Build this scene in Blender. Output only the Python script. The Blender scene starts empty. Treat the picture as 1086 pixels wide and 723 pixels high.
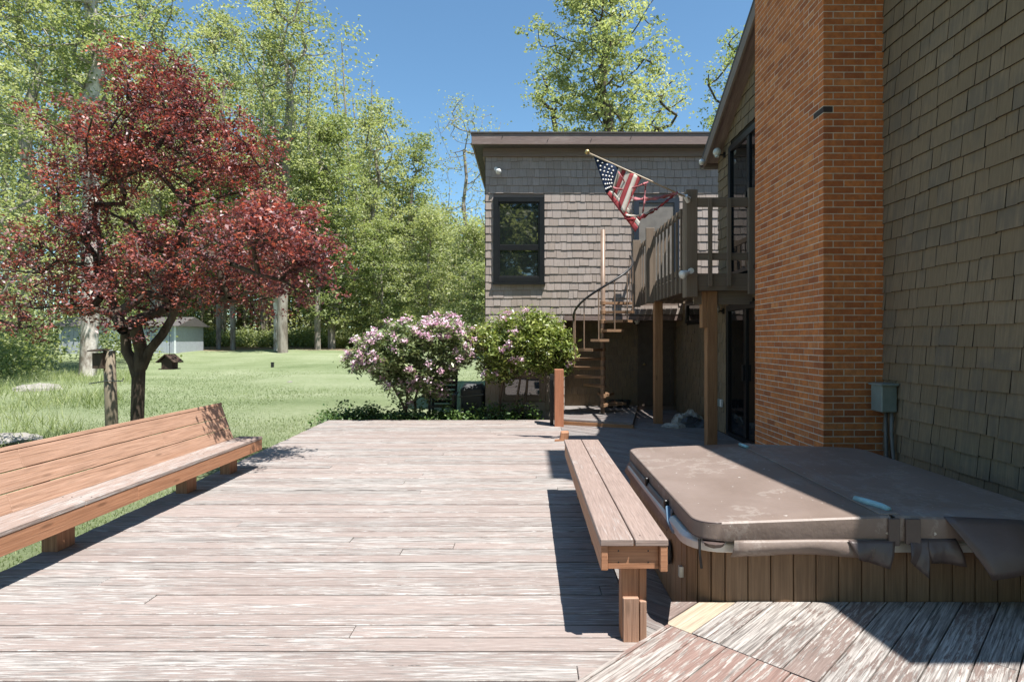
import bpy, math, random
import numpy as np
from mathutils import Vector, Matrix

# ------------------------------------------------------------------ camera, sky, sun, exposure
S = bpy.context.scene
COL = S.collection
F, CX, CY, H = 620.0, 560.0, 360.0, 1.61        # focal (px of the 1086 px photo), vanishing point, eye height over the deck
cam_d = bpy.data.cameras.new('camera'); cam = bpy.data.objects.new('camera', cam_d); COL.objects.link(cam)
cam.location = (0, 0, H); cam.rotation_euler = (math.pi/2, 0, 0)
cam_d.sensor_width = 36; cam_d.lens = 36*F/1086
cam_d.shift_x = -(CX-543)/1086; cam_d.shift_y = (CY-361.5)/1086
cam_d.clip_start = 0.05; cam_d.clip_end = 3000
S.camera = cam

SUN = Vector((0.31, -0.29, 1.0)).normalized()    # towards the sun
elev = math.asin(SUN.z); azim = math.atan2(SUN.x, SUN.y)
W = bpy.data.worlds.new('World'); S.world = W; W.use_nodes = True
nt = W.node_tree; nt.nodes.clear()
sky = nt.nodes.new('ShaderNodeTexSky'); sky.sky_type = 'NISHITA'; sky.sun_disc = False
sky.sun_elevation = elev; sky.sun_rotation = azim; sky.altitude = 200
sky.air_density = 1.0; sky.dust_density = 0.3; sky.ozone_density = 2.2
bg = nt.nodes.new('ShaderNodeBackground'); bg.inputs['Strength'].default_value = 0.09
wo = nt.nodes.new('ShaderNodeOutputWorld')
tint = nt.nodes.new('ShaderNodeMix'); tint.data_type = 'RGBA'; tint.blend_type = 'MULTIPLY'; tint.inputs[0].default_value = 1.0
tint.inputs[7].default_value = (0.81, 1.015, 1.02, 1)
nt.links.new(sky.outputs[0], tint.inputs[6]); nt.links.new(tint.outputs[2], bg.inputs[0]); nt.links.new(bg.outputs[0], wo.inputs[0])
sl = bpy.data.lights.new('sun', 'SUN'); sl.energy = 4.8; sl.angle = math.radians(0.5); sl.color = (1.0, 0.955, 0.9)
so = bpy.data.objects.new('sun', sl); COL.objects.link(so)
so.rotation_euler = SUN.to_track_quat('Z', 'Y').to_euler()
S.view_settings.view_transform = 'Standard'; S.view_settings.look = 'None'
S.view_settings.gamma = 1.0; S.view_settings.exposure = 1.08; S.view_settings.use_curve_mapping = False

rnd = random.Random(7)
R = math.radians

# ------------------------------------------------------------------ helpers
def thing(name, label, cat, loc=(0, 0, 0), group=None):
    o = bpy.data.objects.new(name, None); COL.objects.link(o); o.location = loc
    o.empty_display_size = 0.2
    o['label'] = label; o['category'] = cat
    if group: o['group'] = group
    return o
def tag(o, label, cat, group=None):
    o['label'] = label; o['category'] = cat
    if group: o['group'] = group
    return o

class MB:
    """collects faces in world coordinates, with uv and material index"""
    def __init__(s): s.v = []; s.f = []; s.uv = []; s.mi = []
    def face(s, pts, uvs=None, mi=0):
        n = len(s.v); s.v.extend([tuple(p) for p in pts]); s.f.append(tuple(range(n, n+len(pts))))
        s.uv.extend(uvs if uvs else [(p[0], p[2]) for p in pts]); s.mi.append(mi)
    def poly(s, verts, faces, uvs=None, mi=0):
        n = len(s.v); s.v.extend([tuple(p) for p in verts])
        for f in faces:
            s.f.append(tuple(n+i for i in f)); s.mi.append(mi)
            for i in f: s.uv.append(uvs[i] if uvs else (verts[i][0], verts[i][2]))
    def obox(s, c, ax, ay, az, mi=0, taper=1.0):
        """oriented box: half vectors ax (long axis), ay, az; uv runs along ax"""
        c = Vector(c); ax = Vector(ax); ay = Vector(ay); az = Vector(az)
        vs = []
        for k in (-1, 1):
            for j in (-1, 1):
                for i in (-1, 1):
                    t = taper if i > 0 else 1.0
                    vs.append(c + ax*i + ay*j*t + az*k*t)
        L = (ax.length, ay.length, az.length); ou = rnd.uniform(0, 50); ov = rnd.uniform(0, 50)
        n = len(s.v); s.v.extend([tuple(p) for p in vs])
        faces = [((0,2,3,1),(0,1)), ((4,5,7,6),(0,1)), ((0,1,5,4),(0,2)), ((2,6,7,3),(0,2)), ((0,4,6,2),(1,2)), ((1,3,7,5),(1,2))]
        for f, (a, b) in faces:
            s.f.append(tuple(n+i for i in f)); s.mi.append(mi)
            for i in f:
                sg = ((1 if i & 1 else -1)*L[0], (1 if i & 2 else -1)*L[1], (1 if i & 4 else -1)*L[2])
                s.uv.append((ou+sg[a], ov+sg[b]))
    def box(s, x0, y0, z0, x1, y1, z1, mi=0):
        d = [(x1-x0)/2, (y1-y0)/2, (z1-z0)/2]; c = ((x0+x1)/2, (y0+y1)/2, (z0+z1)/2)
        e = [Vector((d[0],0,0)), Vector((0,d[1],0)), Vector((0,0,d[2]))]
        k = max(range(3), key=lambda i: d[i]); o = [i for i in range(3) if i != k]
        s.obox(c, e[k], e[o[0]], e[o[1]], mi)
    def bar(s, a, b, w, t, up=(0, 0, 1), mi=0):
        a = Vector(a); b = Vector(b); d = b-a; L = d.length; d.normalize()
        up = Vector(up); side = d.cross(up)
        if side.length < 1e-4: side = d.cross(Vector((1, 0, 0)))
        side.normalize(); u2 = side.cross(d).normalized()
        s.obox((a+b)/2, d*L/2, side*w/2, u2*t/2, mi)
    def tube(s, pts, rad, n=8, cap=True, mi=0):
        pts = [Vector(p) for p in pts]
        if not hasattr(rad, '__len__'): rad = [rad]*len(pts)
        base = len(s.v); prev = None
        for i, p in enumerate(pts):
            t = (pts[min(i+1, len(pts)-1)]-pts[max(i-1, 0)])
            if t.length < 1e-9: t = Vector((0, 0, 1))
            t.normalize()
            if prev is None: prev = t.orthogonal().normalized()
            a = (prev - t*prev.dot(t))
            if a.length < 1e-6: a = t.orthogonal()
            a.normalize(); b = t.cross(a); prev = a
            for k in range(n):
                an = 2*math.pi*k/n
                s.v.append(tuple(p + (a*math.cos(an)+b*math.sin(an))*rad[i]))
        L = 0
        for i in range(len(pts)-1):
            dL = (pts[i+1]-pts[i]).length
            for k in range(n):
                k2 = (k+1) % n
                s.f.append((base+i*n+k, base+i*n+k2, base+(i+1)*n+k2, base+(i+1)*n+k)); s.mi.append(mi)
                s.uv.extend([(L, k/n*rad[i]*6), (L, (k+1)/n*rad[i]*6), (L+dL, (k+1)/n*rad[i]*6), (L+dL, k/n*rad[i]*6)])
            L += dL
        if cap:
            for e, o in ((0, -1), (len(pts)-1, 1)):
                ids = [base+e*n+k for k in range(n)]
                if o < 0: ids.reverse()
                s.f.append(tuple(ids)); s.mi.append(mi)
                s.uv.extend([(s.v[i][0], s.v[i][1]) for i in ids])
    def lathe(s, c, prof, n=16, axis=(0, 0, 1), mi=0):
        """prof: (r, h) pairs along axis"""
        ax = Vector(axis).normalized(); a = ax.orthogonal().normalized(); b = ax.cross(a); c = Vector(c); base = len(s.v)
        for r, h in prof:
            for k in range(n):
                an = 2*math.pi*k/n; s.v.append(tuple(c + ax*h + (a*math.cos(an)+b*math.sin(an))*max(r, 1e-4)))
        for i in range(len(prof)-1):
            for k in range(n):
                k2 = (k+1) % n
                s.f.append((base+i*n+k, base+i*n+k2, base+(i+1)*n+k2, base+(i+1)*n+k)); s.mi.append(mi)
                s.uv.extend([(k/n, i), ((k+1)/n, i), ((k+1)/n, i+1), (k/n, i+1)])
    def sphere(s, c, r, n=14, sz=1.0, mi=0):
        s.lathe(c, [(r*math.sin(math.pi*i/8), -r*sz*math.cos(math.pi*i/8)) for i in range(9)], n, mi=mi)
    def build(s, name, mats, parent=None, smooth=False, bevel=0.0, kind=None, local=False):
        me = bpy.data.meshes.new(name)
        loc = Vector((0, 0, 0))
        if parent is not None and not local:
            p = parent
            while p is not None: loc += p.location; p = p.parent
        vs = s.v if loc.length == 0 else [(a-loc.x, b-loc.y, c-loc.z) for a, b, c in s.v]
        me.from_pydata(vs, [], s.f)
        ul = me.uv_layers.new(name='UVMap')
        ul.data.foreach_set('uv', np.array(s.uv, dtype=np.float32).ravel())
        if not isinstance(mats, (list, tuple)): mats = [mats]
        for m in mats: me.materials.append(m)
        me.polygons.foreach_set('material_index', np.array(s.mi, dtype=np.int32))
        if smooth: me.polygons.foreach_set('use_smooth', [True]*len(me.polygons))
        me.validate(); me.update()
        o = bpy.data.objects.new(name, me); COL.objects.link(o)
        if parent is not None: o.parent = parent
        if kind: o['kind'] = kind
        if bevel:
            b = o.modifiers.new('bevel', 'BEVEL'); b.width = bevel; b.segments = 1; b.limit_method = 'ANGLE'; b.angle_limit = R(40)
        return o

def copy_tree(o, parent=None):
    c = o.copy(); COL.objects.link(c); c.parent = parent
    for ch in o.children: copy_tree(ch, c)
    return c

# ------------------------------------------------------------------ materials
def newmat(name):
    m = bpy.data.materials.new(name); m.use_nodes = True
    t = m.node_tree; t.nodes.clear()
    out = t.nodes.new('ShaderNodeOutputMaterial'); p = t.nodes.new('ShaderNodeBsdfPrincipled')
    t.links.new(p.outputs[0], out.inputs[0])
    return m, t, p, out
def N(t, typ, **kw):
    n = t.nodes.new(typ)
    for k, v in kw.items(): setattr(n, k, v)
    return n
def ramp(t, fac, stops):
    r = N(t, 'ShaderNodeValToRGB'); e = r.color_ramp.elements
    while len(e) < len(stops): e.new(0.5)
    for el, (p, c) in zip(e, stops):
        el.position = p; el.color = (c, c, c, 1) if not hasattr(c, '__len__') else (*c, 1)
    t.links.new(fac, r.inputs[0]); return r.outputs[0]
def mix(t, fac, a, b, mode='MIX'):
    m = N(t, 'ShaderNodeMix', data_type='RGBA', blend_type=mode)
    for sock, v in ((m.inputs[0], fac), (m.inputs[6], a), (m.inputs[7], b)):
        if hasattr(v, 'is_linked'): t.links.new(v, sock)
        elif hasattr(v, '__len__'): sock.default_value = (*v, 1)
        else: sock.default_value = v
    return m.outputs[2]
def math_(t, op, a, b=0.0):
    m = N(t, 'ShaderNodeMath', operation=op)
    for i, v in enumerate((a, b)):
        if hasattr(v, 'is_linked'): t.links.new(v, m.inputs[i])
        else: m.inputs[i].default_value = v
    return m.outputs[0]
def noise(t, vec, scale, detail=4, rough=0.55, sc=(1, 1, 1)):
    mp = N(t, 'ShaderNodeMapping'); mp.inputs['Scale'].default_value = sc
    t.links.new(vec, mp.inputs['Vector'])
    n = N(t, 'ShaderNodeTexNoise'); n.inputs['Scale'].default_value = scale; n.inputs['Detail'].default_value = detail
    n.inputs['Roughness'].default_value = rough
    t.links.new(mp.outputs[0], n.inputs['Vector']); return n.outputs['Fac']
def bump(t, p, h, strength=0.3, dist=0.01):
    b = N(t, 'ShaderNodeBump'); b.inputs['Strength'].default_value = strength; b.inputs['Distance'].default_value = dist
    t.links.new(h, b.inputs['Height']); t.links.new(b.outputs[0], p.inputs['Normal'])
def island(t): return N(t, 'ShaderNodeNewGeometry').outputs['Random Per Island']

def wood(name, wood_a, wood_b, paint=None, peel=0.5, soft=0.06, rough=0.75, var=0.35, knots=True, grain=0.5, pk=(1.6, 14, 1), bigw=0.75, islw=0.22, crack=0.0):
    m, t, p, o = newmat(name)
    uv = N(t, 'ShaderNodeUVMap').outputs[0]; isl = island(t)
    g = noise(t, uv, 1.0, 6, 0.62, (1.1, 34, 1))
    g2 = noise(t, uv, 1.0, 4, 0.65, (3.2, 95, 1))
    base = mix(t, ramp(t, g, [(0.32, 0.0), (0.68, 1.0)]), wood_a, wood_b)
    base = mix(t, math_(t, 'MULTIPLY', ramp(t, g2, [(0.35, 1.0), (0.6, 0.0)]), grain), base, tuple(c*0.45 for c in wood_a))
    if crack:
        cn = noise(t, uv, 1.0, 4, 0.6, (1.1, 62, 1)); cn2 = noise(t, uv, 1.0, 2, 0.5, (2.6, 9, 1))
        cm = math_(t, 'MULTIPLY', ramp(t, cn, [(0.35, 1.0), (0.41, 0.0)]), ramp(t, cn2, [(0.38, 0.0), (0.52, 1.0)]))
        base = mix(t, math_(t, 'MULTIPLY', cm, crack), base, tuple(c*0.22 for c in wood_a))
    if knots:
        vo = N(t, 'ShaderNodeTexVoronoi'); mp = N(t, 'ShaderNodeMapping'); mp.inputs['Scale'].default_value = (1.5, 6.5, 1)
        t.links.new(uv, mp.inputs[0]); t.links.new(mp.outputs[0], vo.inputs['Vector']); vo.inputs['Scale'].default_value = 1.0
        kn = ramp(t, vo.outputs['Distance'], [(0.05, 1.0), (0.11, 0.0)])
        base = mix(t, math_(t, 'MULTIPLY', kn, 0.55), base, tuple(c*0.3 for c in wood_a))
    h = g2
    if paint:
        pn = noise(t, uv, 1.0, 9, 0.7, pk)
        big = noise(t, uv, 1.0, 3, 0.5, (0.7, 2.2, 1))
        v = math_(t, 'ADD', pn, math_(t, 'MULTIPLY', math_(t, 'SUBTRACT', big, 0.5), bigw))
        v = math_(t, 'ADD', v, math_(t, 'MULTIPLY', math_(t, 'SUBTRACT', isl, 0.5), islw))
        msk = ramp(t, v, [(peel-soft, 0.0), (peel+soft, 1.0)])
        pc = mix(t, ramp(t, g, [(0.3, 0.0), (0.7, 1.0)]), paint, tuple(c*0.8 for c in paint))
        base = mix(t, msk, base, pc)
        g3 = noise(t, uv, 1.0, 5, 0.7, (5, 130, 1))
        base = mix(t, math_(t, 'MULTIPLY', ramp(t, g3, [(0.40, 1.0), (0.52, 0.0)]), 0.42), base, tuple(c*0.42 for c in paint))
        base = mix(t, math_(t, 'MULTIPLY', ramp(t, g3, [(0.56, 0.0), (0.66, 1.0)]), 0.30), base, wood_b)
        h = math_(t, 'ADD', g2, math_(t, 'MULTIPLY', msk, 0.6))
    val = math_(t, 'ADD', 1.0-var/2, math_(t, 'MULTIPLY', isl, var))
    hsv = N(t, 'ShaderNodeHueSaturation'); t.links.new(base, hsv.inputs['Color']); t.links.new(val, hsv.inputs['Value'])
    t.links.new(hsv.outputs[0], p.inputs['Base Color'])
    p.inputs['Roughness'].default_value = rough; p.inputs['Specular IOR Level'].default_value = 0.3
    bump(t, p, h, 0.5, 0.004)
    return m

def plain(name, col, rough=0.5, metal=0.0, var=0.12, sc=6.0, bmp=0.0, spec=0.5, col2=None):
    m, t, p, o = newmat(name)
    ob = N(t, 'ShaderNodeTexCoord').outputs['Object']
    n = noise(t, ob, sc, 6, 0.6)
    c2 = col2 if col2 else tuple(c*(1-var*2) for c in col)
    t.links.new(mix(t, ramp(t, n, [(0.35, 0.0), (0.65, 1.0)]), col, c2), p.inputs['Base Color'])
    p.inputs['Roughness'].default_value = rough; p.inputs['Metallic'].default_value = metal
    p.inputs['Specular IOR Level'].default_value = spec
    if bmp: bump(t, p, noise(t, ob, sc*6, 4), bmp, 0.01)
    return m

def shingle_mat(name, cols, weather, wa=0.5):
    m, t, p, o = newmat(name)
    uv = N(t, 'ShaderNodeUVMap').outputs[0]; isl = island(t)
    base = ramp(t, isl, [(i/(len(cols)-1), c) for i, c in enumerate(cols)])
    st = noise(t, uv, 1.0, 5, 0.65, (6, 60, 1))
    base = mix(t, math_(t, 'MULTIPLY', ramp(t, st, [(0.4, 1.0), (0.62, 0.0)]), 0.35), base, tuple(c*0.55 for c in cols[0]))
    w2 = N(t, 'ShaderNodeTexCoord').outputs['Object']
    big = noise(t, w2, 1.3, 6, 0.65)
    st2 = noise(t, uv, 1.0, 4, 0.6, (2.0, 22, 1))
    wv = math_(t, 'ADD', math_(t, 'MULTIPLY', big, 0.6), math_(t, 'MULTIPLY', math_(t, 'ADD', st2, math_(t, 'MULTIPLY', isl, 0.35)), 0.4))
    base = mix(t, math_(t, 'MULTIPLY', ramp(t, wv, [(0.55, 0.0), (0.68, 1.0)]), wa), base, weather)
    t.links.new(base, p.inputs['Base Color']); p.inputs['Roughness'].default_value = 0.8; p.inputs['Specular IOR Level'].default_value = 0.25
    bump(t, p, st, 0.5, 0.004)
    return m

def leaf_mat(name, cols, trans=0.35, tcol=None, rough=0.45, clump=0.5, csc=0.9, spec=0.35):
    m, t, p, o = newmat(name)
    isl = island(t); ob = N(t, 'ShaderNodeTexCoord').outputs['Object']
    n = noise(t, ob, csc, 3, 0.5)
    v = math_(t, 'ADD', math_(t, 'MULTIPLY', isl, 1-clump), math_(t, 'MULTIPLY', ramp(t, n, [(0.3, 0.0), (0.7, 1.0)]), clump))
    base = ramp(t, v, [(0.12+0.76*i/(len(cols)-1), c) for i, c in enumerate(cols)])
    t.links.new(base, p.inputs['Base Color']); p.inputs['Roughness'].default_value = rough
    p.inputs['Specular IOR Level'].default_value = spec
    tr = N(t, 'ShaderNodeBsdfTranslucent')
    t.links.new(mix(t, 1.0, base, tcol if tcol else (1.2, 1.25, 0.7), 'MULTIPLY'), tr.inputs[0])
    ms = N(t, 'ShaderNodeMixShader'); ms.inputs[0].default_value = trans
    t.links.new(p.outputs[0], ms.inputs[1]); t.links.new(tr.outputs[0], ms.inputs[2]); t.links.new(ms.outputs[0], o.inputs[0])
    return m

def bark_mat(name, a, b, sc=5.0, stretch=0.25):
    m, t, p, o = newmat(name)
    ob = N(t, 'ShaderNodeTexCoord').outputs['Object']
    n = noise(t, ob, sc, 7, 0.65, (1, 1, stretch))
    t.links.new(mix(t, ramp(t, n, [(0.4, 0.0), (0.6, 1.0)]), a, b), p.inputs['Base Color'])
    p.inputs['Roughness'].default_value = 0.9; p.inputs['Specular IOR Level'].default_value = 0.15
    bump(t, p, n, 0.7, 0.03)
    return m

def glass_mat(name, tint=(0.012, 0.016, 0.016), ior=2.3):
    m, t, p, o = newmat(name)
    ob = N(t, 'ShaderNodeTexCoord').outputs['Object']
    p.inputs['Base Color'].default_value = (*tint, 1); p.inputs['Roughness'].default_value = 0.02
    p.inputs['IOR'].default_value = ior
    bump(t, p, noise(t, ob, 1.4, 2), 0.06, 0.03)
    return m

M = {}
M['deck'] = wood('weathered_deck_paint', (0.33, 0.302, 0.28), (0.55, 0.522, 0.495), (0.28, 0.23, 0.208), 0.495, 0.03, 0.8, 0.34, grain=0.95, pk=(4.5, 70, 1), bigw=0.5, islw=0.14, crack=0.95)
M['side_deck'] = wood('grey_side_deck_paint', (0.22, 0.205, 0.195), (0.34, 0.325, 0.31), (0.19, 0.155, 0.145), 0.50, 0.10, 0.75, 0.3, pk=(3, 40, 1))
M['platform'] = wood('peeling_platform_paint', (0.31, 0.28, 0.255), (0.56, 0.525, 0.485), (0.20, 0.15, 0.13), 0.535, 0.02, 0.75, 0.22, grain=1.0, pk=(6.5, 64, 1), bigw=0.55, islw=0.12, crack=0.95)
M['platform_red'] = wood('peeling_border_paint', (0.36, 0.315, 0.28), (0.50, 0.46, 0.42), (0.25, 0.165, 0.138), 0.475, 0.018, 0.75, 0.18, grain=0.95, pk=(4.5, 40, 1), bigw=0.65, islw=0.1, crack=0.8)
M['new_board'] = wood('fresh_pine_board', (0.35, 0.28, 0.20), (0.42, 0.35, 0.265), None, grain=0.6, crack=0.4)
M['bench'] = wood('red_brown_bench_stain', (0.33, 0.19, 0.125), (0.43, 0.272, 0.195), None, rough=0.6, var=0.22, grain=0.55, crack=0.5)
M['bench_side'] = wood('orange_brown_bench_stain', (0.33, 0.155, 0.082), (0.43, 0.22, 0.125), None, rough=0.6, var=0.18, grain=0.5, crack=0.5)
M['bench_top'] = wood('faded_bench_top', (0.34, 0.28, 0.25), (0.43, 0.37, 0.34), (0.295, 0.222, 0.19), 0.45, 0.05, 0.65, 0.1, grain=0.6, pk=(5, 60, 1), crack=0.5)
M['bench_seat'] = wood('worn_bench_seat', (0.37, 0.325, 0.295), (0.48, 0.445, 0.42), (0.31, 0.235, 0.20), 0.55, 0.05, 0.7, 0.12, grain=0.8, pk=(6, 80, 1), crack=0.7)
M['post'] = wood('amber_stained_post', (0.30, 0.15, 0.07), (0.42, 0.22, 0.11), None, rough=0.55, var=0.1)
M['newel'] = wood('red_stained_post', (0.36, 0.14, 0.075), (0.46, 0.21, 0.12), None, rough=0.55, var=0.05)
M['rail'] = wood('olive_brown_paint', (0.175, 0.132, 0.095), (0.22, 0.172, 0.13), None, rough=0.6, var=0.12, knots=False, grain=0.2)
M['trim'] = wood('brown_trim_paint', (0.19, 0.145, 0.12), (0.26, 0.205, 0.175), None, rough=0.6, var=0.1, knots=False, grain=0.3)
M['stair'] = plain('brown_stair_paint', (0.25, 0.17, 0.12), 0.45, 0.0, 0.15)
M['tread'] = wood('amber_stair_tread', (0.24, 0.14, 0.08), (0.34, 0.21, 0.125), None, rough=0.6, var=0.15, knots=False)
M['fascia'] = wood('taupe_fascia_wrap', (0.28, 0.22, 0.195), (0.36, 0.295, 0.265), (0.23, 0.17, 0.15), 0.4, 0.12, 0.5, 0.1, knots=False, grain=0.3)
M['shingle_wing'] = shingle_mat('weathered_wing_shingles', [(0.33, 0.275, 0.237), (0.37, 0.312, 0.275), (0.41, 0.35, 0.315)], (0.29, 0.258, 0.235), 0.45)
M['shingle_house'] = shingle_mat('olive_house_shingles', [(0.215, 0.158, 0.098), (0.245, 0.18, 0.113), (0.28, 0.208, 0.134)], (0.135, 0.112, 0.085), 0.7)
M['butt'] = plain('shingle_shade_edges', (0.05, 0.038, 0.026), 0.9)  # dark colour that paints the shade lines under and between shingles
M['backing'] = plain('wall_backing', (0.03, 0.025, 0.02), 0.9)
M['brick'] = None
M['mortar'] = plain('mortar', (0.70, 0.62, 0.52), 0.95, var=0.15, sc=9, bmp=0.4, spec=0.1)
M['roof'] = plain('roof_shingle', (0.10, 0.09, 0.085), 0.9, sc=14, bmp=0.5)
M['frame'] = plain('black_window_frame', (0.012, 0.013, 0.015), 0.35, spec=0.4)
M['door_blue'] = plain('navy_door_frame', (0.02, 0.03, 0.045), 0.4)
M['door_brown'] = plain('brown_door', (0.11, 0.085, 0.065), 0.5)
M['door_grey'] = plain('grey_door', (0.20, 0.185, 0.165), 0.5)
M['glass'] = glass_mat('window_glass')
M['darkglass'] = glass_mat('shaded_glass', (0.006, 0.007, 0.008), 1.5)
M['metal'] = plain('grey_metal', (0.42, 0.44, 0.43), 0.4, 0.6)
M['box_grey'] = plain('grey_green_enamel', (0.24, 0.29, 0.27), 0.45, 0.0)
M['pipe'] = plain('grey_conduit', (0.17, 0.17, 0.16), 0.5)
M['black'] = plain('black_plastic', (0.015, 0.015, 0.016), 0.45)
M['white'] = plain('white_plastic', (0.75, 0.74, 0.71), 0.4, var=0.05)
M['globe'] = plain('frosted_glass_globe', (0.62, 0.63, 0.60), 0.15, var=0.05)
M['shell'] = plain('tub_shell_white', (0.68, 0.66, 0.62), 0.3, var=0.06)
M['skirt'] = wood('brown_tub_cladding', (0.165, 0.098, 0.055), (0.24, 0.15, 0.088), None, rough=0.5, var=0.18, grain=0.5, knots=False)
M['teal'] = plain('pale_blue_strap', (0.30, 0.50, 0.55), 0.6)
M['tarp'] = plain('dark_grey_sheeting', (0.05, 0.055, 0.06), 0.5, sc=4)
M['rag'] = plain('pale_canvas', (0.42, 0.39, 0.34), 0.9, sc=8, bmp=0.3, col2=(0.24, 0.22, 0.19))
M['gold'] = plain('gilded_ball', (0.62, 0.46, 0.20), 0.35, 0.7)
M['pole'] = plain('pale_wood_pole', (0.52, 0.42, 0.31), 0.5)
M['rock'] = plain('grey_stone', (0.30, 0.28, 0.25), 0.9, sc=5, bmp=0.6)
M['shed'] = plain('blue_grey_shed_paint', (0.36, 0.39, 0.425), 0.6, var=0.06)
M['shed_trim'] = plain('white_shed_trim', (0.72, 0.74, 0.74), 0.6, var=0.05)
M['bird'] = wood('dark_birdhouse_wood', (0.05, 0.035, 0.025), (0.09, 0.06, 0.045), None)
M['greypost'] = wood('grey_timber_post', (0.16, 0.13, 0.09), (0.26, 0.22, 0.16), None)

def brick_mat():
    m, t, p, o = newmat('orange_red_brick')
    isl = island(t); ob = N(t, 'ShaderNodeTexCoord').outputs['Object']
    base = ramp(t, isl, [(0.0, (0.38, 0.12, 0.045)), (0.25, (0.56, 0.19, 0.06)), (0.55, (0.64, 0.225, 0.07)), (0.8, (0.50, 0.16, 0.055)), (1.0, (0.68, 0.275, 0.10))])
    n = noise(t, ob, 14, 6, 0.65)
    base = mix(t, math_(t, 'MULTIPLY', ramp(t, n, [(0.4, 1.0), (0.6, 0.0)]), 0.4), base, (0.20, 0.07, 0.04))
    n2 = noise(t, ob, 60, 3, 0.6)
    t.links.new(mix(t, math_(t, 'MULTIPLY', ramp(t, n2, [(0.6, 0.0), (0.72, 1.0)]), 0.3), base, (0.5, 0.4, 0.32)), p.inputs['Base Color'])
    p.inputs['Roughness'].default_value = 0.85; p.inputs['Specular IOR Level'].default_value = 0.25
    bump(t, p, n2, 0.5, 0.004)
    return m
M['brick'] = brick_mat()
M['brick_dark'] = plain('burnt_brick', (0.055, 0.04, 0.035), 0.85)

def vinyl():
    m, t, p, o = newmat('brown_vinyl')
    ob = N(t, 'ShaderNodeTexCoord').outputs['Object']
    n = noise(t, ob, 2.2, 5, 0.55); n2 = noise(t, ob, 30, 4, 0.6)
    base = mix(t, ramp(t, n, [(0.3, 0.0), (0.7, 1.0)]), (0.172, 0.13, 0.108), (0.215, 0.168, 0.145))
    vo = noise(t, ob, 26, 2, 0.5)
    sp = ramp(t, vo, [(0.735, 0.0), (0.76, 1.0)])
    base = mix(t, math_(t, 'MULTIPLY', sp, 0.7), base, (0.7, 0.68, 0.64))
    t.links.new(base, p.inputs['Base Color'])
    t.links.new(math_(t, 'ADD', 0.44, math_(t, 'MULTIPLY', n, 0.2)), p.inputs['Roughness'])
    p.inputs['Specular IOR Level'].default_value = 0.45
    wr = noise(t, ob, 1.0, 5, 0.6, (9, 2.2, 4))
    stn = ramp(t, noise(t, ob, 1.7, 7, 0.7), [(0.52, 0.0), (0.545, 1.0), (0.57, 0.0)])
    base2 = mix(t, math_(t, 'MULTIPLY', stn, 0.22), base, (0.45, 0.42, 0.38)); t.links.new(base2, p.inputs['Base Color'])
    bump(t, p, math_(t, 'ADD', math_(t, 'ADD', math_(t, 'MULTIPLY', n, 1.6), math_(t, 'MULTIPLY', wr, 0.7)), math_(t, 'MULTIPLY', n2, 0.12)), 0.45, 0.02)
    return m
M['vinyl'] = vinyl()
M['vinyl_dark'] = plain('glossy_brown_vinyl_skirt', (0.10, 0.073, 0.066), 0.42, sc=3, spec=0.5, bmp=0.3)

def lawn_mat():
    m, t, p, o = newmat('lawn_grass')
    co = N(t, 'ShaderNodeTexCoord').outputs['Object']
    sx = N(t, 'ShaderNodeSeparateXYZ'); t.links.new(co, sx.inputs[0])
    n = noise(t, co, 0.35, 5, 0.6); n2 = noise(t, co, 7, 6, 0.75); st = noise(t, co, 1.0, 2, 0.5, (0.05, 0.55, 1))
    v = math_(t, 'ADD', math_(t, 'MULTIPLY', n, 0.35), math_(t, 'ADD', math_(t, 'MULTIPLY', n2, 0.4), math_(t, 'MULTIPLY', st, 0.35)))
    g = ramp(t, v, [(0.38, (0.125, 0.165, 0.075)), (0.52, (0.20, 0.24, 0.125)), (0.68, (0.29, 0.32, 0.20))])
    litter = mix(t, ramp(t, noise(t, co, 1.5, 6, 0.7), [(0.4, 0.0), (0.6, 1.0)]), (0.27, 0.20, 0.14), (0.17, 0.13, 0.085))
    yy = math_(t, 'ADD', sx.outputs['Y'], math_(t, 'MULTIPLY', math_(t, 'SUBTRACT', noise(t, co, 0.25, 4), 0.5), 6))
    g = mix(t, ramp(t, math_(t, 'MULTIPLY', math_(t, 'SUBTRACT', yy, 38.2), 0.8), [(0.0, 0.0), (1.0, 1.0)]), g, litter)
    t.links.new(g, p.inputs['Base Color']); p.inputs['Roughness'].default_value = 0.9; p.inputs['Specular IOR Level'].default_value = 0.15
    bump(t, p, noise(t, co, 22, 5, 0.8), 1.0, 0.05)
    return m
M['lawn'] = lawn_mat()
M['blade'] = leaf_mat('grass_blades', [(0.11, 0.16, 0.06), (0.18, 0.235, 0.095), (0.28, 0.315, 0.16)], 0.3, clump=0.4, csc=0.5)
M['tallgrass'] = leaf_mat('tall_pale_grass', [(0.17, 0.22, 0.075), (0.27, 0.32, 0.13), (0.40, 0.42, 0.22)], 0.35, clump=0.4, csc=0.5)
M['maple'] = leaf_mat('purple_red_leaves', [(0.10, 0.062, 0.075), (0.18, 0.09, 0.098), (0.275, 0.098, 0.088), (0.50, 0.185, 0.115)], 0.32, (1.3, 0.62, 0.5), 0.42, 0.35, 0.8, 0.5)
M['spring'] = leaf_mat('spring_green_leaves', [(0.16, 0.195, 0.095), (0.28, 0.315, 0.155), (0.40, 0.425, 0.235), (0.52, 0.52, 0.34)], 0.45, None, 0.5, 0.5, 0.22)
M['mid'] = leaf_mat('mid_green_leaves', [(0.12, 0.16, 0.075), (0.21, 0.255, 0.115), (0.31, 0.35, 0.17), (0.43, 0.45, 0.25)], 0.45, None, 0.5, 0.5, 0.25)
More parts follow.
